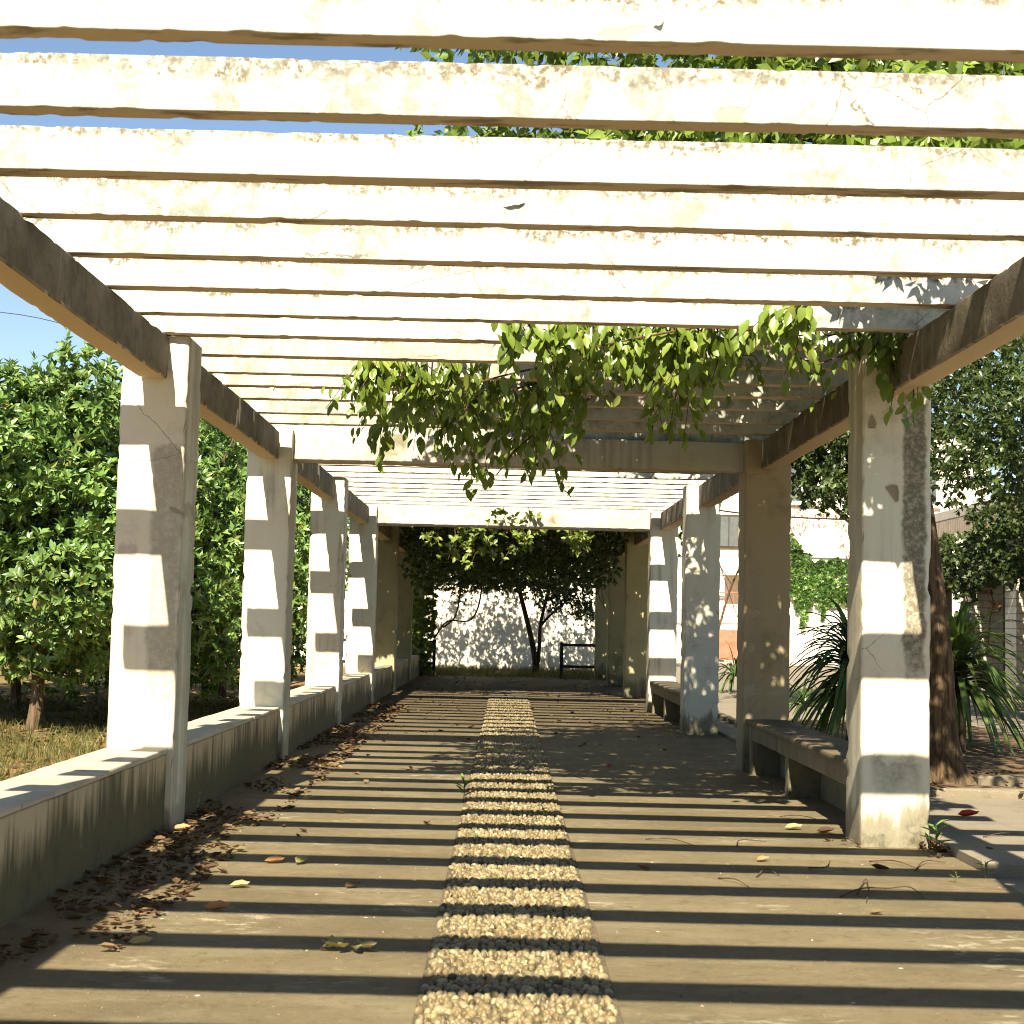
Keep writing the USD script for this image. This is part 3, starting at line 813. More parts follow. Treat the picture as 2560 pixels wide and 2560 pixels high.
shrub(-5.05, 16.4, 4.0, 1.55, 21, 'glossy evergreen shrub at far left with its trunk showing above the grass', 2500, 0.62)
shrub(-6.9, 17.0, 4.15, 1.5, 22, 'evergreen shrub cut by the left picture edge', 1500, 0.7)
shrub(-4.15, 18.6, 3.9, 1.35, 23, 'evergreen shrub filling the gap right of the first left column', 2100, 0.45)
shrub(-5.2, 21.2, 4.2, 1.6, 24, 'evergreen shrub in the second row behind the first left column', 1800, 0.35)
shrub(-4.6, 24.8, 4.2, 1.5, 25, 'evergreen shrub seen between the second and third left columns', 1700, 1.2)
shrub(-4.2, 29.5, 4.4, 1.6, 26, 'evergreen shrub seen between the third and fourth left columns', 1500, 1.5)
shrub(-7.9, 22.5, 4.4, 1.9, 27, 'evergreen shrub deep in the garden left of the railing', 1500, 0.7)
shrub(-6.3, 19.6, 3.9, 1.5, 29, 'low-skirted evergreen shrub behind the trunk of the far left shrub', 1500, 0.35)
shrub(-8.6, 19.2, 4.3, 1.7, 30, 'evergreen shrub in the back row beyond the left picture edge', 1300, 0.4)
shrub(-3.55, 21.6, 3.9, 1.15, 33, 'evergreen shrub close behind the second left column', 1500, 0.55)
shrub(-6.6, 25.6, 4.4, 1.8, 34, 'evergreen shrub in the third row, left of the second left column', 1400, 0.4)
shrub(-8.0, 28.0, 4.8, 2.0, 28, 'broad evergreen shrub near the white wall on the left', 1300, 0.8)

rg = np.random.default_rng(31)


def grass(n, x0, x1, y0, y1, z, hmin, hmax, dens=None, seed=0):
    P = np.stack([rg.uniform(x0, x1, n), rg.uniform(y0, y1, n)], -1)
    w = fbm(np.stack([P[:, 0], P[:, 1], P[:, 0] * 0], -1) * 1.3 + seed, 3, 9)
    P = P[w > 0.40]
    n = len(P)
    o = np.stack([P[:, 0], P[:, 1], np.full(n, z)], -1)
    d = unit(np.stack([rg.normal(0, 0.5, n), rg.normal(0, 0.5, n), np.ones(n)], -1))
    return leaves(o, d, rdir(n, rg), rg.uniform(hmin, hmax, n), 0.006 + 0.006 * rg.random(n), T_diamond)


obj('grass', grass(26000, -8.5, -2.46, 9.5, 22, 0.01, 0.05, 0.17), M_grass, smooth=False, label='sunlit dry grass and weeds behind the left bench wall', cat='grass', kind='stuff')
obj('grass', grass(9000, -2.4, 2.8, 36.5, 41.3, -0.02, 0.06, 0.22, seed=4), M_grass, smooth=False, label='strip of grass at the foot of the white end wall', cat='grass', kind='stuff')

# litter under the shrubs
P = np.stack([rg.uniform(-8, -2.5, 2600), rg.uniform(10, 24, 2600), np.full(2600, 0.045)], -1)
obj('leaf_litter', leaves(P, np.stack([rg.normal(size=2600), rg.normal(size=2600), np.zeros(2600)], -1), np.tile([0, 0, 1.0], (2600, 1)) + 0.4 * rdir(2600, rg), rg.uniform(0.05, 0.09, 2600), rg.uniform(0.025, 0.04, 2600), T_curl), M_dry, smooth=True,
    label='brown fallen leaves under the shrubs in the left garden', cat='leaf litter', kind='stuff')

# ================================================================== CAMPHOR TREE OVER THE PERGOLA
camphor = thing('camphor_tree', 'leaning camphor tree behind the first right column, its boughs drooping through the pergola', 'tree')
trunk = spline([(3.66, 12.58, -0.05), (3.60, 12.58, 0.35), (3.55, 12.6, 1.2), (3.40, 12.6, 2.4), (3.05, 12.4, 3.7), (2.7, 12.0, 5.0), (2.4, 11.6, 6.4)], 8)
tz = np.linspace(0, 1, len(trunk))
trad = 0.155 - 0.075 * tz + 0.09 * np.exp(-tz * 16)
tv, tf = tube(trunk, trad, 18)
ring = np.arange(len(trunk) * 18) % 18
fl = np.exp(-np.clip(tv[:len(ring), 2], 0, 9) * 5.0)
cxy = np.repeat(trunk[:, :2], 18, axis=0)
dirxy = tv[:len(ring), :2] - cxy
tv[:len(ring), :2] += dirxy * (fl * 0.55 * (0.5 + 0.5 * np.sin(ring * 2 * np.pi / 18 * 5)))[:, None] + dirxy * (0.25 * (fbm(tv[:len(ring)] * [6, 6, 1.5], 3, 4) - 0.5))[:, None]
obj('trunk', (tv, tf), M_bark, camphor, smooth=60)
rt = np.random.default_rng(41)
for a, b, c, r0 in (((3.2, 12.5, 3.3), (2.4, 11.2, 4.2), (0.6, 9.6, 3.9), 0.06), ((3.0, 12.4, 3.9), (1.6, 12.4, 4.6), (-0.4, 11.6, 4.4), 0.06), ((2.8, 12.1, 4.6), (3.6, 10.2, 5.2), (3.8, 8.6, 4.9), 0.05),
                    ((2.8, 12.1, 4.7), (4.4, 13.4, 5.6), (5.6, 14.5, 5.8), 0.05), ((2.6, 11.9, 5.2), (1.5, 13.6, 5.9), (0.6, 14.6, 5.6), 0.05), ((2.5, 11.7, 5.8), (1.4, 10.6, 6.4), (0.2, 10.4, 6.3), 0.045)):
    p = spline([a, b, c], 8)
    obj('branch', tube(p, np.linspace(r0, r0 * 0.3, len(p)), 8), M_bark, camphor)

# crown above the slats
lobes = [((0.9, 10.6, 4.3), (1.5, 1.7, 0.75)), ((2.4, 9.9, 4.4), (1.5, 1.8, 0.8)), ((0.1, 11.6, 4.6), (1.15, 1.5, 0.7)), ((1.6, 12.2, 4.5), (1.6, 1.6, 0.9)), ((3.6, 11.2, 4.9), (1.6, 1.8, 1.0)),
         ((2.2, 12.4, 5.6), (1.9, 1.9, 0.9)), ((0.6, 10.7, 5.5), (1.5, 1.7, 0.75)), ((4.2, 13.4, 5.2), (1.6, 1.6, 0.9)), ((3.4, 9.6, 5.3), (1.3, 1.5, 0.8)), ((1.9, 10.6, 6.2), (1.6, 1.5, 0.7)), ((1.6, 9.2, 3.75), (1.4, 0.8, 0.4)), ((3.2, 13.8, 4.3), (1.2, 1.4, 0.7))]
lobes += [((1.8, 9.9, 3.72), (1.5, 1.3, 0.36)), ((0.7, 11.4, 3.75), (1.4, 1.7, 0.40)), ((2.6, 11.8, 3.9), (1.5, 1.8, 0.5)), ((2.9, 9.2, 3.9), (1.1, 1.0, 0.45)), ((1.9, 13.4, 3.85), (1.5, 1.4, 0.5)),
          ((2.4, 15.0, 4.0), (1.3, 1.4, 0.55)), ((3.0, 16.4, 4.1), (1.2, 1.1, 0.55)), ((0.2, 10.3, 3.7), (0.7, 0.8, 0.3)), ((2.3, 7.8, 3.62), (0.5, 0.55, 0.28)), ((2.15, 7.95, 3.5), (0.45, 0.45, 0.2)), ((2.35, 8.35, 3.7), (0.5, 0.65, 0.34)), ((2.2, 7.6, 3.9), (0.5, 0.5, 0.3)), ((2.3, 8.6, 3.75), (0.5, 0.6, 0.34)), ((1.4, 9.3, 3.6), (0.7, 0.6, 0.26))]
lobes += [((-0.45, 12.5, 3.85), (0.75, 0.8, 0.36)), ((0.5, 12.9, 3.85), (1.0, 0.9, 0.42)), ((0.9, 14.0, 4.3), (1.1, 1.2, 0.5)), ((1.6, 15.2, 4.4), (1.2, 1.3, 0.5)), ((-0.6, 11.6, 3.8), (0.5, 0.6, 0.3)), ((0.3, 13.2, 5.0), (1.1, 1.2, 0.5)), ((1.3, 11.2, 3.65), (1.3, 1.3, 0.3))]
P, Dn = crown(lobes, 14300, rt, 0.75)
Dn = unit(Dn * np.array([1, 1, 0.5]) + 0.4 * rt.normal(size=Dn.shape))
obj('foliage', whorls(P, Dn, rt, 6, 0.115, 0.054, 1.0, T_diamond, 0.3, 0.55), M_camphor, camphor, smooth=True, kind='stuff')

# boughs hanging through the gaps between slats: leaves one by one
leaf_parts = []


def hang(x, ygap, zlow, dx, dy, nl, r, big=0.125):
    """A drooping twig from above the slats down through the gap at ygap, its leaves hanging in a spray."""
    start = np.array([x - dx * 0.4, ygap - dy * 0.35, ZT + 0.42])
    gap = np.array([x, ygap, ZT + 0.08])
    tip = np.array([x + dx * 2.2, ygap + dy, zlow])
    pts = spline([start, gap, (gap + tip) / 2 + np.array([0.04, 0, 0.05]), tip], 7)
    obj('branch', tube(pts, np.linspace(0.007, 0.002, len(pts)), 5), M_bark2, camphor)
    for k in range(nl):
        t = 0.22 + 0.78 * (k + r.random()) / nl
        o = pts[min(len(pts) - 1, int(t * (len(pts) - 1)))] + r.normal(0, 0.035, 3)
        a = r.uniform(0, 2 * np.pi)
        d = np.array([0.6 * math.cos(a), 0.45 * math.sin(a), -r.uniform(0.5, 1.6)])
        leaf_parts.append((o, d, unit(np.array([0.4 * math.cos(a), -1.0, 0.55]) + 0.45 * r.normal(size=3)), big * r.uniform(0.7, 1.15)))


rh = np.random.default_rng(43)
# (x range, gap y, lowest z range, how many)
for x0, x1, yg, za, zb, n in ((-0.05, 0.42, 9.10, 2.78, 3.0, 10), (0.0, 0.3, 9.12, 2.6, 2.75, 3), (0.4, 0.95, 9.10, 2.84, 3.02, 9), (0.85, 1.3, 9.10, 2.70, 2.92, 8), (1.0, 1.25, 9.10, 2.58, 2.7, 3), (1.3, 2.25, 9.10, 2.82, 3.0, 13), (0.3, 2.2, 9.8, 2.84, 3.02, 12), (0.3, 1.6, 10.5, 2.84, 3.0, 8), (1.45, 1.72, 8.48, 2.98, 3.06, 4), (0.75, 1.15, 9.85, 2.42, 2.62, 6),
                              (-1.10, -0.75, 10.52, 2.70, 2.90, 8), (-0.8, -0.2, 10.50, 2.62, 2.86, 12), (-0.75, -0.1, 11.18, 2.46, 2.75, 12), (-0.45, 0.25, 11.80, 2.42, 2.7, 9), (-0.45, 0.05, 11.80, 2.30, 2.42, 4), (-0.1, 0.5, 11.2, 2.6, 2.85, 8), (0.1, 0.5, 10.52, 2.45, 2.75, 5), (0.0, 0.5, 12.45, 2.35, 2.6, 6), (-1.15, -0.5, 11.82, 2.5, 2.75, 6), (2.1, 2.45, 9.0, 2.55, 2.8, 3)):
    for k in range(n):
        hang(rh.uniform(x0, x1), yg + rh.uniform(-0.08, 0.08), rh.uniform(za, zb), rh.uniform(-0.12, 0.12), rh.uniform(-0.02, 0.10), int(rh.integers(15, 24)), rh, rh.choice([0.085, 0.11, 0.125]))
for pts in ([(2.6, 9.4, 3.5), (2.0, 9.15, 3.28), (1.2, 9.05, 3.12), (0.5, 9.1, 2.98)], [(1.9, 10.3, 3.4), (0.9, 10.5, 3.2), (0.1, 10.45, 3.05), (-0.6, 10.5, 2.85)], [(1.2, 11.4, 3.4), (0.4, 11.2, 3.15), (-0.3, 11.2, 2.9), (-0.55, 11.2, 2.6)],
            [(1.0, 11.9, 3.3), (0.5, 11.85, 3.0), (0.1, 11.8, 2.7), (-0.1, 11.8, 2.45)], [(2.5, 9.3, 3.3), (2.2, 9.1, 3.05), (1.85, 9.1, 2.9)]):
    p = spline(pts, 8)
    obj('branch', tube(p, np.linspace(0.013, 0.005, len(p)), 6), M_twig, camphor)
ordr = np.argsort([q[0][1] for q in leaf_parts], kind='stable')
for k in ordr[:300]:
    o, d, nn, L = leaf_parts[k]
    obj('leaf', leaves([o], [d], [nn], L, L * 0.52, T_oval), M_camphor, camphor, smooth=True)
q = [leaf_parts[k] for k in ordr[300:]]
obj('hanging_leaves', leaves([a[0] for a in q], [a[1] for a in q], np.array([a[2] for a in q]), np.array([a[3] for a in q]), np.array([a[3] * 0.46 for a in q]), T_oval), M_camphor, camphor, smooth=True, kind='stuff')

# ================================================================== VINE OVER THE FAR END
vine = thing('climbing_vine', 'dense climbing vine roofing the far bays of the pergola, sprays hanging below the crossbeam', 'vine')
rv = np.random.default_rng(51)
n = 17000
P = np.stack([rv.uniform(-3.0, 3.3, n), rv.uniform(23.4, 37.5, n), ZT + 0.22 + 0.35 * rv.random(n)], -1)
P = P[P[:, 1] > np.interp(P[:, 0], [-3, -1.6, -1.1, 1.2, 1.7, 3.3], [24.9, 25.0, 25.7, 25.7, 23.9, 23.6]) + 1.2 * (fbm(P * 0.9, 3, 6) - 0.5)]
n = len(P)
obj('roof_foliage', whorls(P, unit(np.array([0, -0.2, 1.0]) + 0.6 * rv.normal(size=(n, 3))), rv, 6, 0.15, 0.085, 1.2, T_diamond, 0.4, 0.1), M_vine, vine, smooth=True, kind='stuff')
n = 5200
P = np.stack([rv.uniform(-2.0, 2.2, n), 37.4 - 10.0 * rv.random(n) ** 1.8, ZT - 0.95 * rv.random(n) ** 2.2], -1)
obj('underside_foliage', whorls(P, unit(np.array([0, -0.2, -0.6]) + 0.6 * rv.normal(size=(n, 3))), rv, 6, 0.11, 0.055, 1.0, T_diamond, 0.4, 0.2), M_dark, vine, smooth=True, kind='stuff')  # dark leaf colour paints the shade under the vine roof


def spray(x, y, z, drop, nn, r):
    pts = spline([(x, y, z), (x + r.uniform(-.1, .1), y - 0.1, z - drop * 0.5), (x + r.uniform(-.25, .25), y - 0.25, z - drop)], 6)
    obj('stem', tube(pts, np.linspace(0.008, 0.003, len(pts)), 5), M_twig, vine)
    sel = pts[r.integers(2, len(pts), nn)] + r.normal(0, 0.09, (nn, 3)) * [1, 0.8, 0.6]
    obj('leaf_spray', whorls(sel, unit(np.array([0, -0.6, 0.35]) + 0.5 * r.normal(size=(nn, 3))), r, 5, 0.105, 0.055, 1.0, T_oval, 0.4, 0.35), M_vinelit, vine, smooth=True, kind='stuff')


for x, y, dz, nn in ((-0.95, 25.6, 0.75, 20), (-0.7, 25.9, 0.55, 20), (-0.55, 25.5, 0.85, 18), (-0.35, 25.8, 0.6, 16), (-1.2, 25.8, 0.45, 12), (0.2, 25.7, 0.5, 14), (0.35, 25.9, 0.35, 12), (0.95, 25.6, 0.45, 22), (1.15, 25.8, 0.55, 20), (1.3, 26.0, 0.35, 14), (-0.1, 23.05, 0.30, 7), (0.0, 26.0, 0.9, 4), (0.3, 23.2, 0.22, 5)):
    spray(x, y, ZT + 0.05, dz, nn, rv)
# the leafy mass on the left end column
n = 520
P = np.stack([rv.uniform(-2.35, -1.72, n), rv.uniform(36.2, 37.2, n), rv.uniform(0.05, 3.0, n)], -1)
obj('column_foliage', whorls(P, unit(np.array([0.5, -0.7, 0.1]) + 0.5 * rv.normal(size=(n, 3))), rv, 5, 0.13, 0.085, 1.1, T_ivy, 0.3, 0.3), M_vine, vine, smooth=True, kind='stuff')
for pts in ([(-1.5, 36.3, 1.15), (-1.2, 36.2, 1.45), (-1.1, 36.1, 2.2), (-1.15, 36.0, 3.0)], [(-1.7, 36.4, 0.9), (-1.4, 36.3, 1.3), (-0.85, 36.2, 1.35), (-0.62, 36.1, 1.9), (-0.6, 36.0, 3.0)], [(1.75, 27.9, 3.0), (1.70, 27.85, 2.2), (1.78, 27.8, 1.7)], [(1.85, 27.9, 3.0), (1.78, 27.8, 2.4), (1.68, 27.85, 1.9), (1.8, 27.8, 1.6)]):
    p = spline(pts, 8)
    obj('stem', tube(p, 0.022 if pts[0][0] < 0 else 0.008, 6), M_twig, vine)

# ================================================================== TREE AT THE END
et = thing('small_tree', 'small dark forked tree in front of the white wall at the end of the walk', 'tree')
re_ = np.random.default_rng(61)
for pts, r0 in (([(0.78, 38.8, -0.05), (0.74, 38.8, 0.5), (0.55, 38.8, 1.3), (0.28, 38.7, 2.3), (0.1, 38.6, 3.2)], 0.085), ([(0.80, 38.82, 0.0), (0.86, 38.8, 0.7), (0.88, 38.8, 1.3), (1.05, 38.8, 2.1), (1.2, 38.7, 3.0)], 0.06), ([(0.88, 38.8, 1.25), (1.15, 38.7, 1.55), (1.6, 38.6, 1.95)], 0.04)):
    p = spline(pts, 8)
    obj('trunk' if r0 > 0.045 else 'branch', tube(p, np.linspace(r0, r0 * 0.55, len(p)), 10), M_barkdark, et)
lobes = [((-0.5, 38.5, 2.35), (0.8, 0.6, 0.45)), ((0.7, 38.5, 2.2), (0.6, 0.5, 0.4)), ((-0.9, 38.6, 2.75), (1.3, 0.9, 0.75)), ((0.4, 38.6, 2.95), (1.4, 1.0, 0.9)), ((1.5, 38.6, 2.6), (1.1, 0.9, 0.8)), ((1.35, 38.5, 1.95), (0.6, 0.5, 0.45)), ((-0.2, 38.9, 3.6), (1.8, 1.2, 0.9)), ((2.0, 38.7, 1.9), (0.5, 0.5, 0.6)), ((1.9, 38.8, 3.6), (1.5, 1.1, 0.9)), ((-1.9, 38.8, 3.3), (1.2, 1.0, 0.8))]
P, Dn = crown(lobes, 330, re_, 0.85)
kk = re_.integers(0, len(P), 3600)
P, Dn = P[kk] + re_.normal(0, 0.14, (3600, 3)), Dn[kk]
obj('crown', whorls(P, unit(Dn + 0.6 * re_.normal(size=Dn.shape)), re_, 6, 0.10, 0.045, 1.0, T_diamond, 0.4, 0.4), M_dark, et, smooth=True, kind='stuff')
# trees over the wall
for x, y, zc, rr, sd, lb in ((-9, 48, 6, 3.2, 1, 'leafy tree standing behind the white wall on the left'), (-2.5, 49, 5.5, 3.4, 2, 'leafy tree standing behind the middle of the white wall'), (3.6, 48, 5.5, 3.2, 3, 'leafy tree standing behind the right end of the white wall')):
    t = thing('far_tree', lb, 'tree')
    r = np.random.default_rng(600 + sd)
    obj('trunk', tube(spline([(x, y, -0.1), (x + .1, y, 2), (x, y, zc)], 6), np.linspace(0.22, 0.08, 13), 9), M_barkdark, t)
    lb_ = [((x + r.uniform(-1, 1) * rr * 0.6, y + r.uniform(-1, 1) * rr * 0.5, zc + r.uniform(-1, 1) * 1.6), (rr * 0.6, rr * 0.6, 1.3)) for _ in range(8)]
    P, Dn = crown(lb_, 1500, r, 0.6)
    obj('crown', whorls(P, unit(Dn + 0.4 * r.normal(size=Dn.shape)), r, 6, 0.22, 0.11, 1.0, T_diamond, 0.4, 0.2), M_dark, t, smooth=True, kind='stuff')

# ================================================================== RIGHT SIDE: STRAP-LEAVED PLANTS
strap_T = 9


def strap_leaf(base, a, elev, L, w, r, sag):
    s = np.linspace(0, 1, strap_T)
    hd = np.array([math.cos(a), math.sin(a), 0])
    x = L * (s * math.cos(elev) + 0.15 * s ** 2)
    z = L * (s * math.sin(elev) - sag * s ** 2.3)
    c = base + x[:, None] * hd + np.stack([0 * s, 0 * s, z], -1)
    side = np.array([-math.sin(a), math.cos(a), 0])
    ww = w * np.clip(np.minimum(1, (s + 0.12) * 3.2) * (1 - s ** 2.5), 0.02, 1)
    v = np.concatenate([c + side * ww[:, None] * 0.5 + [0, 0, 0.006], c - np.array([0, 0, 0.006]) * 1.0, c - side * ww[:, None] * 0.5 + [0, 0, 0.006]])
    f = []
    for k in range(strap_T - 1):
        for o in (0, strap_T):
            f += [[o + k, o + strap_T + k, o + strap_T + k + 1], [o + k, o + strap_T + k + 1, o + k + 1]]
    return v, np.array(f)


def strap_plant(x, y, z, n, L, w, seed, label, stem=True):
    r = np.random.default_rng(seed)
    t = thing('strap_leaf_plant', label, 'plant')
    if stem:
        obj('stem', tube([(x, y, -0.05), (x + 0.02, y, z * 0.6), (x, y, z + 0.08)], [0.09, 0.08, 0.06], 9), M_bark2, t)
    for k in range(n):
        u = (k + 0.5) / n
        e = 1.35 - 1.15 * u + r.normal(0, 0.12)
        ll = L * r.uniform(0.8, 1.15)
        obj('leaf', strap_leaf(np.array([x, y, z + 0.08 - 0.42 * min(u, z) * stem]) + r.normal(0, 0.025, 3), k * 2.399 + r.normal(0, 0.2), e, ll, w * r.uniform(0.8, 1.15), r, 0.35 + 0.95 * u + r.uniform(-0.1, 0.2)), M_strap, t, smooth=True)


strap_plant(3.66, 16.0, 1.0, 190, 0.86, 0.075, 71, 'large strap-leaved plant in shade left of the camphor trunk')
strap_plant(4.74, 16.0, 1.02, 190, 0.92, 0.075, 72, 'large strap-leaved plant with sunlit leaves right of the camphor trunk')
strap_plant(4.35, 22.0, 0.12, 34, 0.75, 0.045, 73, 'low strap-leaved plant beside the second right column', False)
strap_plant(4.75, 31.5, 0.25, 36, 0.9, 0.06, 74, 'low strap-leaved plant far back between the second and third right columns', False)
obj('kerb_stone', cbox(3.86, 4.5, 12.42, 12.56, 0.03, 0.15, 0.02), M_kerb, smooth=False, label='loose pale kerb stone lying by the foot of the camphor trunk', cat='stone')

# ================================================================== RIGHT: TREES OVER THE COURT


def big_tree(x, y, h, seed, label, lobes, twigs, m, L=0.11, trunk_r=0.2):
    r = np.random.default_rng(seed)
    t = thing('court_tree', label, 'tree')
    obj('trunk', tube(spline([(x, y, -0.1), (x + .1, y, h * 0.35), (x - .1, y, h * 0.8)], 8), np.linspace(trunk_r, trunk_r * 0.4, 17), 10), M_bark, t)
    branches(t, np.array([x, y, 1.5]), np.array([x, y, h]), 8, 2.0, 0.06, r, M_bark, 0.25)
    P, Dn = crown(lobes, twigs, r, 0.75)
    obj('crown', whorls(P, unit(Dn * np.array([1, 1, 0.6]) + 0.5 * r.normal(size=Dn.shape)), r, 7, L, L * 0.42, 1.0, T_diamond, 0.4, 0.5), m, t, smooth=True, kind='stuff')


big_tree(8.2, 23.5, 6.5, 81, 'camphor tree over the court with small sunlit leaves at the right edge',
         [((6.9, 21.8, 4.2), (1.2, 1.2, 0.9)), ((8.2, 22.2, 4.0), (1.3, 1.3, 0.9)), ((7.4, 22.4, 5.6), (1.6, 1.5, 1.0)), ((6.3, 22.5, 5.0), (1.0, 1.2, 0.8)), ((9.0, 23.0, 5.4), (1.6, 1.5, 1.1)), ((7.2, 21.6, 3.4), (0.9, 0.8, 0.5)), ((8.0, 24.5, 6.4), (2.2, 1.8, 1.1)), ((7.6, 21.4, 4.6), (1.2, 1.0, 0.9)), ((6.6, 22.0, 3.7), (0.8, 0.9, 0.6)), ((8.4, 21.6, 3.3), (1.1, 0.8, 0.5))], 4600, M_far, 0.115)
big_tree(6.6, 27.5, 6.5, 82, 'shaded tree seen between the first and second right columns',
         [((5.4, 25.5, 4.1), (1.1, 1.2, 0.75)), ((6.4, 26.0, 4.4), (1.2, 1.2, 0.9)), ((5.0, 26.5, 5.2), (1.4, 1.4, 0.9)), ((6.8, 27.5, 5.6), (1.6, 1.5, 1.0)), ((4.4, 25.0, 4.5), (0.8, 0.9, 0.6)), ((5.6, 24.6, 3.6), (1.1, 0.8, 0.45)), ((5.0, 24.8, 4.6), (1.3, 0.9, 0.6))], 4200, M_dark, 0.12)
# a crown behind the camera's right, shading the court; stands outside the picture
big_tree(7.2, 14.5, 8.0, 83, 'broad tree right of the picture whose crown shades the court',
         [((8.2, 15.0, 5.6), (2.0, 2.2, 1.2)), ((7.0, 17.4, 6.2), (1.8, 2.0, 1.1)), ((9.6, 17.5, 6.0), (2.0, 2.2, 1.2)), ((10.8, 20.0, 6.2), (2.2, 2.2, 1.2)), ((6.6, 13.2, 6.6), (1.8, 1.8, 1.1))], 1700, M_camphor, 0.15, 0.22)

for x, y, h, sd, lb in ((-9.5, -9.0, 6.5, 84, 'added unseen tree behind the viewpoint cutting sky fill on the garden side'), (0.5, -13.5, 7.5, 85, 'added unseen tree behind the viewpoint cutting sky fill at the near end of the walk'), (10.5, -8.0, 6.5, 86, 'added unseen tree behind the viewpoint cutting sky fill on the court side')):  # unseen trees added behind the viewpoint to cut sky fill and deepen shadows
    r = np.random.default_rng(sd)
    big_tree(x, y, h, sd, lb, [((x + r.uniform(-3.2, 3.2), y + r.uniform(-1.2, 1.2), 1.6 + (h - 2.6) * (k / 9)), (2.0, 1.5, 1.1)) for k in range(10)], 1500, M_camphor, 0.3, 0.2)

# ================================================================== RIGHT: TILED BUILDING
tb = thing('tiled_building', 'low building with tiled pillars, brown door glazing and ivy over its eaves', 'building')
FX = 10.9
obj('wall', cbox(FX + 1.3, FX + 6, 26, 40.5, -0.1, 3.85, 0.01), M_cream, tb, smooth=False)
obj('roof', cbox(FX - 0.42, FX + 6.2, 25.5, 41.5, 4.0, 4.22, 0.01), M_cream, tb, smooth=False)
obj('ceiling', cbox(FX - 0.3, FX + 1.29, 25.6, 41.4, 3.86, 3.95, 0.01), M_frame, tb, smooth=False)
fas = obj('fascia', cbox(FX - 0.40, FX - 0.30, 25.5, 41.5, 3.60, 3.998, 0.004), M_grout, tb, smooth=False)
for k in range(112):
    y = 25.5 + k * 0.142
    obj('tile', box(FX - 0.415, FX - 0.402, y + 0.008, y + 0.134, 3.61, 3.99), M_tileband, fas, smooth=False)
for yp in (28.9, 32.0, 35.0, 39.0):
    pil = obj('pillar', cbox(FX - 0.28, FX + 0.42, yp - 0.36, yp + 0.36, -0.1, 3.855, 0.004), M_grout, tb, smooth=False)
    if 31 < yp < 36:
        for face in (0, 1):
            for rz in range(24):
                for q in range(3):
                    z0 = 0.0 + rz * 0.158
                    sh = 0.118 if rz % 2 else 0.0
                    a, b = -0.354 + q * 0.236 + sh - 0.118 * (rz % 2) * 2 * (q == 0), 0
                    a = max(-0.354, -0.354 + q * 0.236 + (sh if q else 0))
                    b = min(0.354, -0.354 + (q + 1) * 0.236 + (sh if q < 2 else 0))
                    if b - a < 0.03:
                        continue
                    if face == 0:
                        m = box(FX + 0.07 + a * 0.98, FX + 0.07 + b * 0.98 - 0.010, yp - 0.374, yp - 0.362, z0, z0 + 0.146)
                    else:
                        m = box(FX - 0.294, FX - 0.282, yp + a, yp + b - 0.010, z0, z0 + 0.146)
                    obj('tile', m, M_tile, pil, smooth=False)
for y0 in np.arange(29.6, 38.9, 1.5):
    pane = obj('door', box(FX + 1.18, FX + 1.22, y0, y0 + 1.36, 0.0, 2.9), M_glass, tb, smooth=False)
    for m in (box(FX + 1.14, FX + 1.26, y0 - 0.10, y0 - 0.003, 0, 2.95), box(FX + 1.15, FX + 1.25, y0, y0 + 1.36, 1.28, 1.36), box(FX + 1.15, FX + 1.25, y0, y0 + 1.36, 2.2, 2.28)):
        obj('frame', m, M_frame, pane, smooth=False)
ri = np.random.default_rng(91)
iv = thing('hanging_ivy', 'shaded ivy curtain hanging from the eaves of the tiled building', 'ivy')
n = 2600
yy = ri.uniform(27, 41, n)
drop = (0.5 + 1.9 * fbm(np.stack([yy * 0.8, yy * 0, yy * 0], -1), 3, 2)) * ri.random(n) ** 0.8
P = np.stack([FX - 0.46 - 0.35 * ri.random(n), yy, 3.58 + 0.5 * (yy < 33.5) - drop], -1)
obj('foliage', whorls(P, unit(np.array([-0.7, -0.3, -0.3]) + 0.5 * ri.normal(size=(n, 3))), ri, 4, 0.13, 0.09, 1.0, T_ivy, 0.4, 0.4), M_dark, iv, smooth=True, kind='stuff')
for yp in (33.0, 34.6, 36.4):
    pts = np.stack([FX - 0.42 + ri.normal(0, 0.05, 9), yp + ri.normal(0, 0.09, 9), np.linspace(3.6, 1.0, 9)], -1)
    obj('stem', tube(pts, 0.012, 5), M_twig, iv)
    P = pts[ri.integers(0, 9, 60)] + ri.normal(0, 0.08, (60, 3))
    obj('trailing_leaves', whorls(P, unit(np.array([-0.7, -0.6, -0.3]) + 0.5 * ri.normal(size=(60, 3))), ri, 3, 0.10, 0.07, 1.0, T_ivy, 0.4, 0.5), M_deadivy, iv, smooth=True)

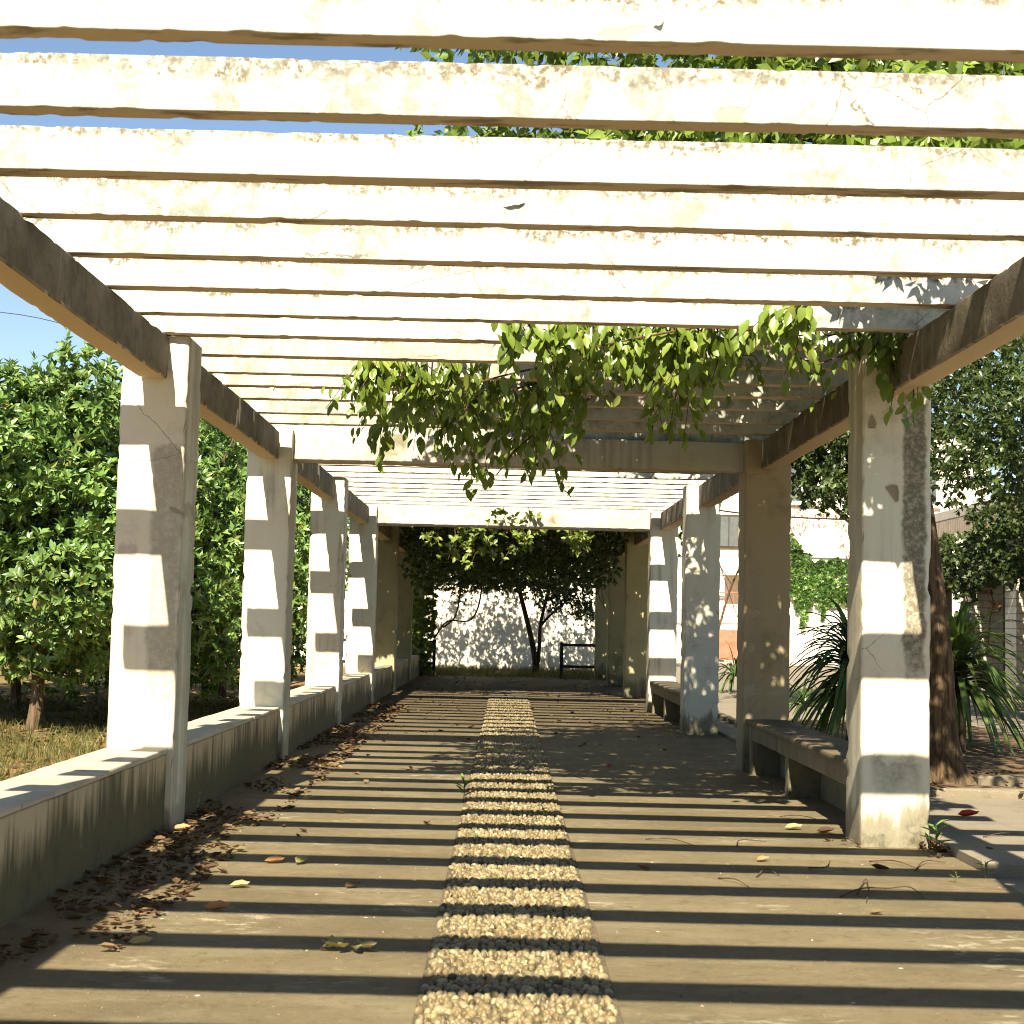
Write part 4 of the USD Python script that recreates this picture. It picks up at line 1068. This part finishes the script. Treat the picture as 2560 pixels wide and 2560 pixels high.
# ================================================================== FAR SUNLIT BUILDING ACROSS THE ROAD
fb = thing('cream_house', 'sunlit cream rendered house across the road with a grey roller shutter', 'house')
obj('wall', cbox(10.1, 19, 60.0, 70, -0.1, 9.0, 0.02), M_cream, fb, smooth=False)
sh = obj('shutter_box', cbox(12.3, 15.6, 59.93, 59.998, -0.05, 2.1, 0.01), M_shutter, fb, smooth=False)
for k in range(17):
    obj('slat', cbox(12.38, 15.52, 59.895, 59.925, 0.02 + k * 0.12, 0.125 + k * 0.12, 0.008), M_shutter, sh, smooth=False)
for x, z in ((11.0, 6.3), (13.4, 6.3), (15.8, 6.3), (15.0, 3.3)):
    w = obj('window', cbox(x, x + 1.2, 59.93, 59.997, z, z + 1.5, 0.01), M_whitepost, fb, smooth=False)
    for a in (0.07, 0.63):
        obj('pane', box(x + a, x + a + 0.5, 59.915, 59.928, z + 0.08, z + 1.42), M_winglass, w, smooth=False)
    obj('sill', cbox(x - 0.08, x + 1.28, 59.85, 59.998, z - 0.1, z - 0.005, 0.01), M_cream, fb, smooth=False)
rj = np.random.default_rng(92)
ivy = thing('wall_ivy', 'bright green ivy sheet on the cream house wall above the shutter', 'ivy')
n = 3000
X, Z = rj.uniform(10.4, 16.5, n), rj.uniform(0.4, 5.2, n)
edge = np.interp(X, [10.4, 11.2, 11.75, 12.1, 13.2, 16.5], [5.3, 5.0, 4.45, 4.1, 4.15, 3.7]) + 0.35 * (fbm(np.stack([X * 2.2, X * 0, X * 0], -1), 3, 5) - 0.5)
low = np.interp(X, [10.4, 11.3, 11.5, 11.65, 11.9, 12.3, 12.45, 12.6, 14, 16.5], [2.6, 2.6, 1.6, 1.2, 2.1, 2.35, 1.7, 2.3, 2.15, 2.3]) + 0.3 * (fbm(np.stack([X * 3, X * 0, X * 0], -1), 3, 8) - 0.5)
k = (Z < edge) & (Z > low)
P = np.stack([X, np.full(n, 59.9) - 0.12 * rj.random(n), Z], -1)[k]
n = len(P)
obj('foliage', whorls(P, unit(np.array([0, -1, -0.4]) + 0.35 * rj.normal(size=(n, 3))), rj, 5, 0.17, 0.15, 1.2, T_ivy, 0.3, 0.5), M_ivy, ivy, smooth=True, kind='stuff')
n = 900
P = np.stack([rj.uniform(10.6, 17, n), np.full(n, 59.95), rj.uniform(4.0, 7.0, n)], -1)
P = P[fbm(P * [1.5, 0, 0.5], 3, 7) > 0.5]
obj('withered_stems', whorls(P, unit(np.array([0, -1, -0.6]) + 0.4 * rj.normal(size=(len(P), 3))), rj, 3, 0.12, 0.04, 1.0, T_diamond, 0.4, 0.8), M_deadivy, ivy, smooth=True, kind='stuff')

bh = thing('balcony_house', 'pale house with a balcony and window bars seen between the third and second right columns', 'house')
obj('wall', cbox(7.0, 9.95, 63.2, 70, -0.1, 9.0, 0.02), M_cream, bh, smooth=False)
bal = obj('balcony', cbox(8.3, 9.9, 62.0, 63.19, 3.45, 3.65, 0.015), M_whitepost, bh, smooth=False)
obj('parapet', cbox(8.3, 9.9, 61.98, 62.1, 3.655, 4.45, 0.015), M_whitepost, bal, smooth=False)
w = obj('window', cbox(8.75, 9.6, 63.1, 63.197, 4.6, 6.0, 0.01), M_frame, bh, smooth=False)
for a in (0.05, 0.45):
    obj('pane', box(8.75 + a, 8.75 + a + 0.36, 63.08, 63.098, 4.68, 5.92), M_winglass, w, smooth=False)
gate = thing('red_gate', 'rusty red metal gate with thin bars above it, at the road', 'gate')
obj('panel', cbox(8.55, 9.75, 61.5, 61.54, 0.0, 1.22, 0.01), M_rust, gate, smooth=False)
obj('top_rail', cbox(8.5, 9.8, 61.49, 61.55, 2.7, 2.75, 0.006), M_rust, gate, smooth=False)
obj('top_rail', cbox(8.5, 9.8, 61.49, 61.55, 1.45, 1.49, 0.006), M_rust, gate, smooth=False)
for k in range(7):
    obj('bar', tube([(8.56 + k * 0.2, 61.52, 1.2), (8.56 + k * 0.2, 61.52, 2.72)], 0.014, 6), M_rust, gate)
obj('white_post', cbox(8.62, 8.86, 61.8, 62.0, -0.1, 3.4, 0.02), M_whitepost, smooth=False, label='white post behind the red gate, below the balcony', cat='post')
obj('street_cable', tube(spline([(6.0, 58.5, 6.1), (10, 58.5, 5.65), (16, 58.5, 5.6), (22, 58.5, 5.9)], 12), 0.035, 5), M_cable, label='dark cable crossing the front of the cream house', cat='cable')
obj('overhead_wire', tube(spline([(-20, 33.0, 7.3), (-11.3, 33.0, 7.85), (-6.0, 33.5, 6.35), (2, 34, 5.4)], 14), 0.009, 5), M_cable, label='thin wire crossing the blue sky above the left shrubs', cat='wire')

# bare leaning branch in the gap between the right columns
lb = thing('leaning_branch', 'bare dark branch leaning behind the third right column', 'branch')
for pts, r0 in (([(3.5, 27.0, 0.0), (3.75, 27.0, 1.2), (4.05, 27.0, 2.2), (4.4, 27.0, 2.75)], 0.03), ([(3.62, 27.0, 2.9), (3.85, 27.0, 2.2), (4.1, 27.0, 1.5), (4.3, 27, 1.1)], 0.012), ([(4.0, 27.0, 2.05), (3.7, 27.0, 2.55), (3.55, 26.9, 3.1)], 0.01)):
    p = spline(pts, 7)
    obj('limb', tube(p, np.linspace(r0, r0 * 0.4, len(p)), 6), M_twig, lb)

# ================================================================== FALLEN LEAVES, TWIGS, WEEDS
rl = np.random.default_rng(101)


def litter(n, xa, xb, ya, yb, seed, z=0.004, pile=0.02, thr=0.46):
    P = np.stack([rl.uniform(xa, xb, n), rl.uniform(ya, yb, n)], -1)
    w = fbm(np.stack([P[:, 0] * 2, P[:, 1], P[:, 0] * 0], -1) * 1.1 + seed, 3, seed)
    P = P[w > thr]
    n = len(P)
    o = np.stack([P[:, 0], P[:, 1], z + pile * rl.random(n) ** 2], -1)
    a = rl.uniform(0, 2 * np.pi, n)
    L = np.clip(rl.lognormal(-3.25, 0.5, n), 0.010, 0.085)
    return leaves(o, np.stack([np.cos(a), np.sin(a), 0.15 * rl.normal(size=n)], -1), np.tile([0, 0, 1.0], (n, 1)) + 0.35 * rdir(n, rl), L, L * rl.uniform(0.4, 0.6, n), T_curl)


obj('leaf_litter', litter(4400, -2.03, -1.45, 5.6, 24, 3, 0.004, 0.02, 0.44), M_dry, smooth=True, label='drift of dry brown leaves along the foot of the left bench wall', cat='leaf litter', kind='stuff')
obj('leaf_litter', litter(420, 2.0, 3.0, 8.9, 9.5, 5, 0.004, 0.03, 0.4), M_dry, smooth=True, label='small heap of brown leaves at the foot of the first right column', cat='leaf litter', kind='stuff')
obj('leaf_litter', litter(700, 3.0, 6.0, 11.4, 13.4, 6, 0.10, 0.03, 0.45), M_dry, smooth=True, label='orange-brown leaves around the foot of the camphor trunk', cat='leaf litter', kind='stuff')
obj('leaf_litter', litter(900, -1.9, 2.1, 16, 36, 7, 0.004, 0.01, 0.5), M_dry, smooth=True, label='thin scatter of dead leaves over the shaded far floor', cat='leaf litter', kind='stuff')


n = 5200
P = np.stack([rl.uniform(-1.98, 2.6, n), 4.6 + 12 * rl.random(n) ** 1.6, np.full(n, 0.001)], -1)
P = P[(fbm(P * 1.7, 3, 4) > 0.42) & ((P[:, 0] < SX0 - 0.02) | (P[:, 0] > SX1 + 0.02))]
n = len(P)
tet = np.array([[1, 0, 0], [-0.5, 0.8, 0], [-0.6, -0.7, 0], [0, 0.1, 0.7]])
sz = np.clip(rl.lognormal(-6.1, 0.5, n), 0.0012, 0.008)
an = rl.uniform(0, 6.28, n)
tv_ = tet[None] * sz[:, None, None] * rl.uniform(0.6, 1.5, (n, 4, 1))
tv_ = np.stack([tv_[..., 0] * np.cos(an)[:, None] - tv_[..., 1] * np.sin(an)[:, None], tv_[..., 0] * np.sin(an)[:, None] + tv_[..., 1] * np.cos(an)[:, None], tv_[..., 2]], -1) + P[:, None]
tf_ = np.array([[0, 1, 3], [1, 2, 3], [2, 0, 3]])[None] + (np.arange(n) * 4)[:, None, None]
obj('grit', (tv_.reshape(-1, 3), tf_.reshape(-1, 3)), M_pebble, smooth=False, label='fine grit and crumbs scattered over the concrete walk', cat='grit', kind='stuff')


def one_leaf(x, y, L, m, label, ang, group=None, z=0.004, cat='leaf'):
    obj('fallen_leaf', leaves([(x, y, z)], [(math.cos(ang), math.sin(ang), 0.05)], np.array([[0.1, -0.15, 1.0]]), L, L * 0.5, T_curl), m, smooth=True, label=label, cat=cat, group=group)


one_leaf(-1.31, 6.83, 0.125, M_orange, 'large curled orange leaf lying in the sunlit stripes on the left', 0.1)
one_leaf(-1.08, 8.13, 0.12, M_yellowleaf, 'pale yellow-green leaf folded upright on the left half of the walk', 1.2)
one_leaf(-1.25, 8.17, 0.11, M_orange, 'pinkish orange leaf left of the pale yellow-green one', 0.2)
one_leaf(-1.30, 7.42, 0.10, M_yellowleaf, 'long yellow leaf lying on the third sunlit stripe at left', 0.1)
one_leaf(-1.46, 6.10, 0.10, M_yellowleaf, 'yellow leaf at the start of a shadow near the lower left', 0.1)
one_leaf(-0.75, 7.46, 0.09, M_dry, 'brown leaf with upturned tip halfway between the wall and the pebbles', 0.7)
one_leaf(-1.99, 9.30, 0.12, M_orange, 'orange leaf against the foot of the first left column', 0.2)
one_leaf(-0.50, 6.07, 0.11, M_yellowleaf, 'pale green leaf standing on edge near the pebble strip', 2.2)
one_leaf(1.43, 8.6, 0.085, M_orange, 'orange leaf in the stripes on the right half of the walk', 0.5)
one_leaf(3.10, 10.45, 0.15, M_redleaf, 'large red-brown leaf on the pavement right of the first right column', 0.0, z=0.056)
one_leaf(2.02, 9.86, 0.12, M_dry, 'brown curled leaf beside the end of the right bench', 0.0)
one_leaf(1.84, 9.99, 0.12, M_yellowleaf, 'pale dry leaf left of the right bench end', 0.1)
one_leaf(2.12, 8.38, 0.12, M_dry, 'dark crumpled leaf in the shadow stripe in front of the first right column', 2.9)
one_leaf(0.95, 14.0, 0.09, M_redleaf, 'small red leaf in the shaded part of the right floor', 1.0)
one_leaf(-1.43, 11.04, 0.09, M_yellowleaf, 'pale leaf catching sun near the second left column', 0.4)
for x, y in ((-1.58, 6.83), (-1.51, 6.80), (-1.38, 7.81), (-1.49, 7.38), (-1.65, 7.43), (-1.35, 9.56), (-1.18, 9.35), (-1.58, 9.01), (-1.58, 8.64), (-1.48, 8.56), (-1.6, 8.3), (-1.5, 10.94), (-1.83, 6.23), (-1.48, 6.32), (-1.46, 6.94), (-1.64, 6.49), (-1.44, 7.04), (-1.2, 9.12), (-1.1, 12.2), (-0.8, 13.4), (-1.3, 14.6), (-0.9, 11.7), (-0.5, 9.9), (0.8, 8.2), (1.7, 7.1), (-1.05, 10.3), (-1.25, 12.9)):
    one_leaf(x, y, rl.uniform(0.06, 0.095), M_dry, 'curled dry brown leaf lying on the concrete walk', rl.uniform(0, 6.28), 'dry leaves scattered over the walk')
cl = thing('leaf_sprig', 'fallen sprig of pale green leaves near the lower left of the pebble strip', 'sprig', (-0.62, 6.07, 0))
obj('stalk', tube([(-0.08, 0, 0.01), (0.0, 0.01, 0.02), (0.09, 0.02, 0.012)], 0.003, 5), M_twig, cl)
for k in range(8):
    a = k * 0.85
    obj('leaf', leaves([(-0.07 + k * 0.02, 0, 0.012 + 0.004 * (k % 3))], [(math.cos(a), math.sin(a), 0.12)], np.array([[0.2 * math.cos(k), -0.2, 1]]), 0.085, 0.038, T_curl), M_yellowleaf, cl, smooth=True)

TW = [([(1.4, 9.14), (1.45, 9.32), (1.62, 9.4)], 'short curved twig left of the first right column'), ([(1.34, 8.06), (1.42, 8.24), (1.47, 8.12)], 'small hooked orange twig on the right half of the walk'),
      ([(1.68, 8.4), (1.76, 8.34), (1.86, 8.69)], 'forked brown twig in front of the first right column'), ([(1.13, 7.99), (1.2, 7.88), (1.25, 7.74)], 'thin curved twig near the pebble strip on the right'),
      ([(1.66, 7.52), (1.8, 7.68), (1.96, 7.8), (2.06, 7.75), (2.07, 7.53)], 'long arched dark twig across a shadow stripe at lower right'), ([(1.76, 7.6), (1.89, 7.97), (1.84, 7.69), (1.75, 7.36)], 'bent orange-brown twig crossing the long arched twig'),
      ([(2.26, 8.39), (2.38, 8.64), (2.52, 8.71)], 'thin twig by the raised pavement edge'), ([(0.88, 9.39), (1.03, 9.31), (1.16, 9.11)], 'hair-thin root on the sunlit floor right of the pebbles'),
      ([(2.08, 8.69), (2.21, 8.62), (2.29, 8.44)], 'straggling brown twig below the first right column'), ([(1.93, 10.66), (2.05, 10.61), (2.16, 10.56)], 'twig at the left of the front bench'), ([(2.96, 9.44), (3.1, 9.51), (3.22, 9.59)], 'dry twig on the raised pavement at right')]
for pts, lb_ in TW:
    z = 0.058 if pts[0][0] > 2.65 else 0.006
    p = spline([(x, y, z + 0.015 * (i % 2)) for i, (x, y) in enumerate(pts)], 7)
    obj('twig', tube(p, np.linspace(0.0045, 0.002, len(p)), 5), M_twig, label=lb_, cat='twig')


def weed(x, y, n, L, label, seed, z=0.0):
    r = np.random.default_rng(seed)
    t = thing('weed', label, 'weed')
    obj('stem', tube([(x, y, z - 0.01), (x + 0.01, y, z + L * 0.6), (x, y, z + L)], 0.003, 5), M_grass, t)
    for k in range(n):
        a = k * 2.4
        obj('leaf', leaves([(x, y, z + L * (0.25 + 0.75 * k / n))], [(math.cos(a), math.sin(a), r.uniform(0.2, 1.0))], np.array([[-math.cos(a) * 0.5, -math.sin(a) * 0.5, 1]]), L * 0.65, L * 0.16, T_oval), M_ivy, t, smooth=True)


weed(-0.28, 11.1, 7, 0.16, 'single green seedling at the left edge of the pebble strip', 1)
weed(2.58, 9.13, 9, 0.17, 'weed sprouting from the leaf heap at the first right column', 2)
weed(2.58, 8.2, 6, 0.09, 'tiny weed at the corner of the raised pavement', 3)
weed(2.37, 8.03, 5, 0.06, 'low pale weed in the sun in front of the raised pavement', 4)
weed(0.28, 10.3, 10, 0.07, 'tuft of weed growing on the right edge of the pebble strip', 5)
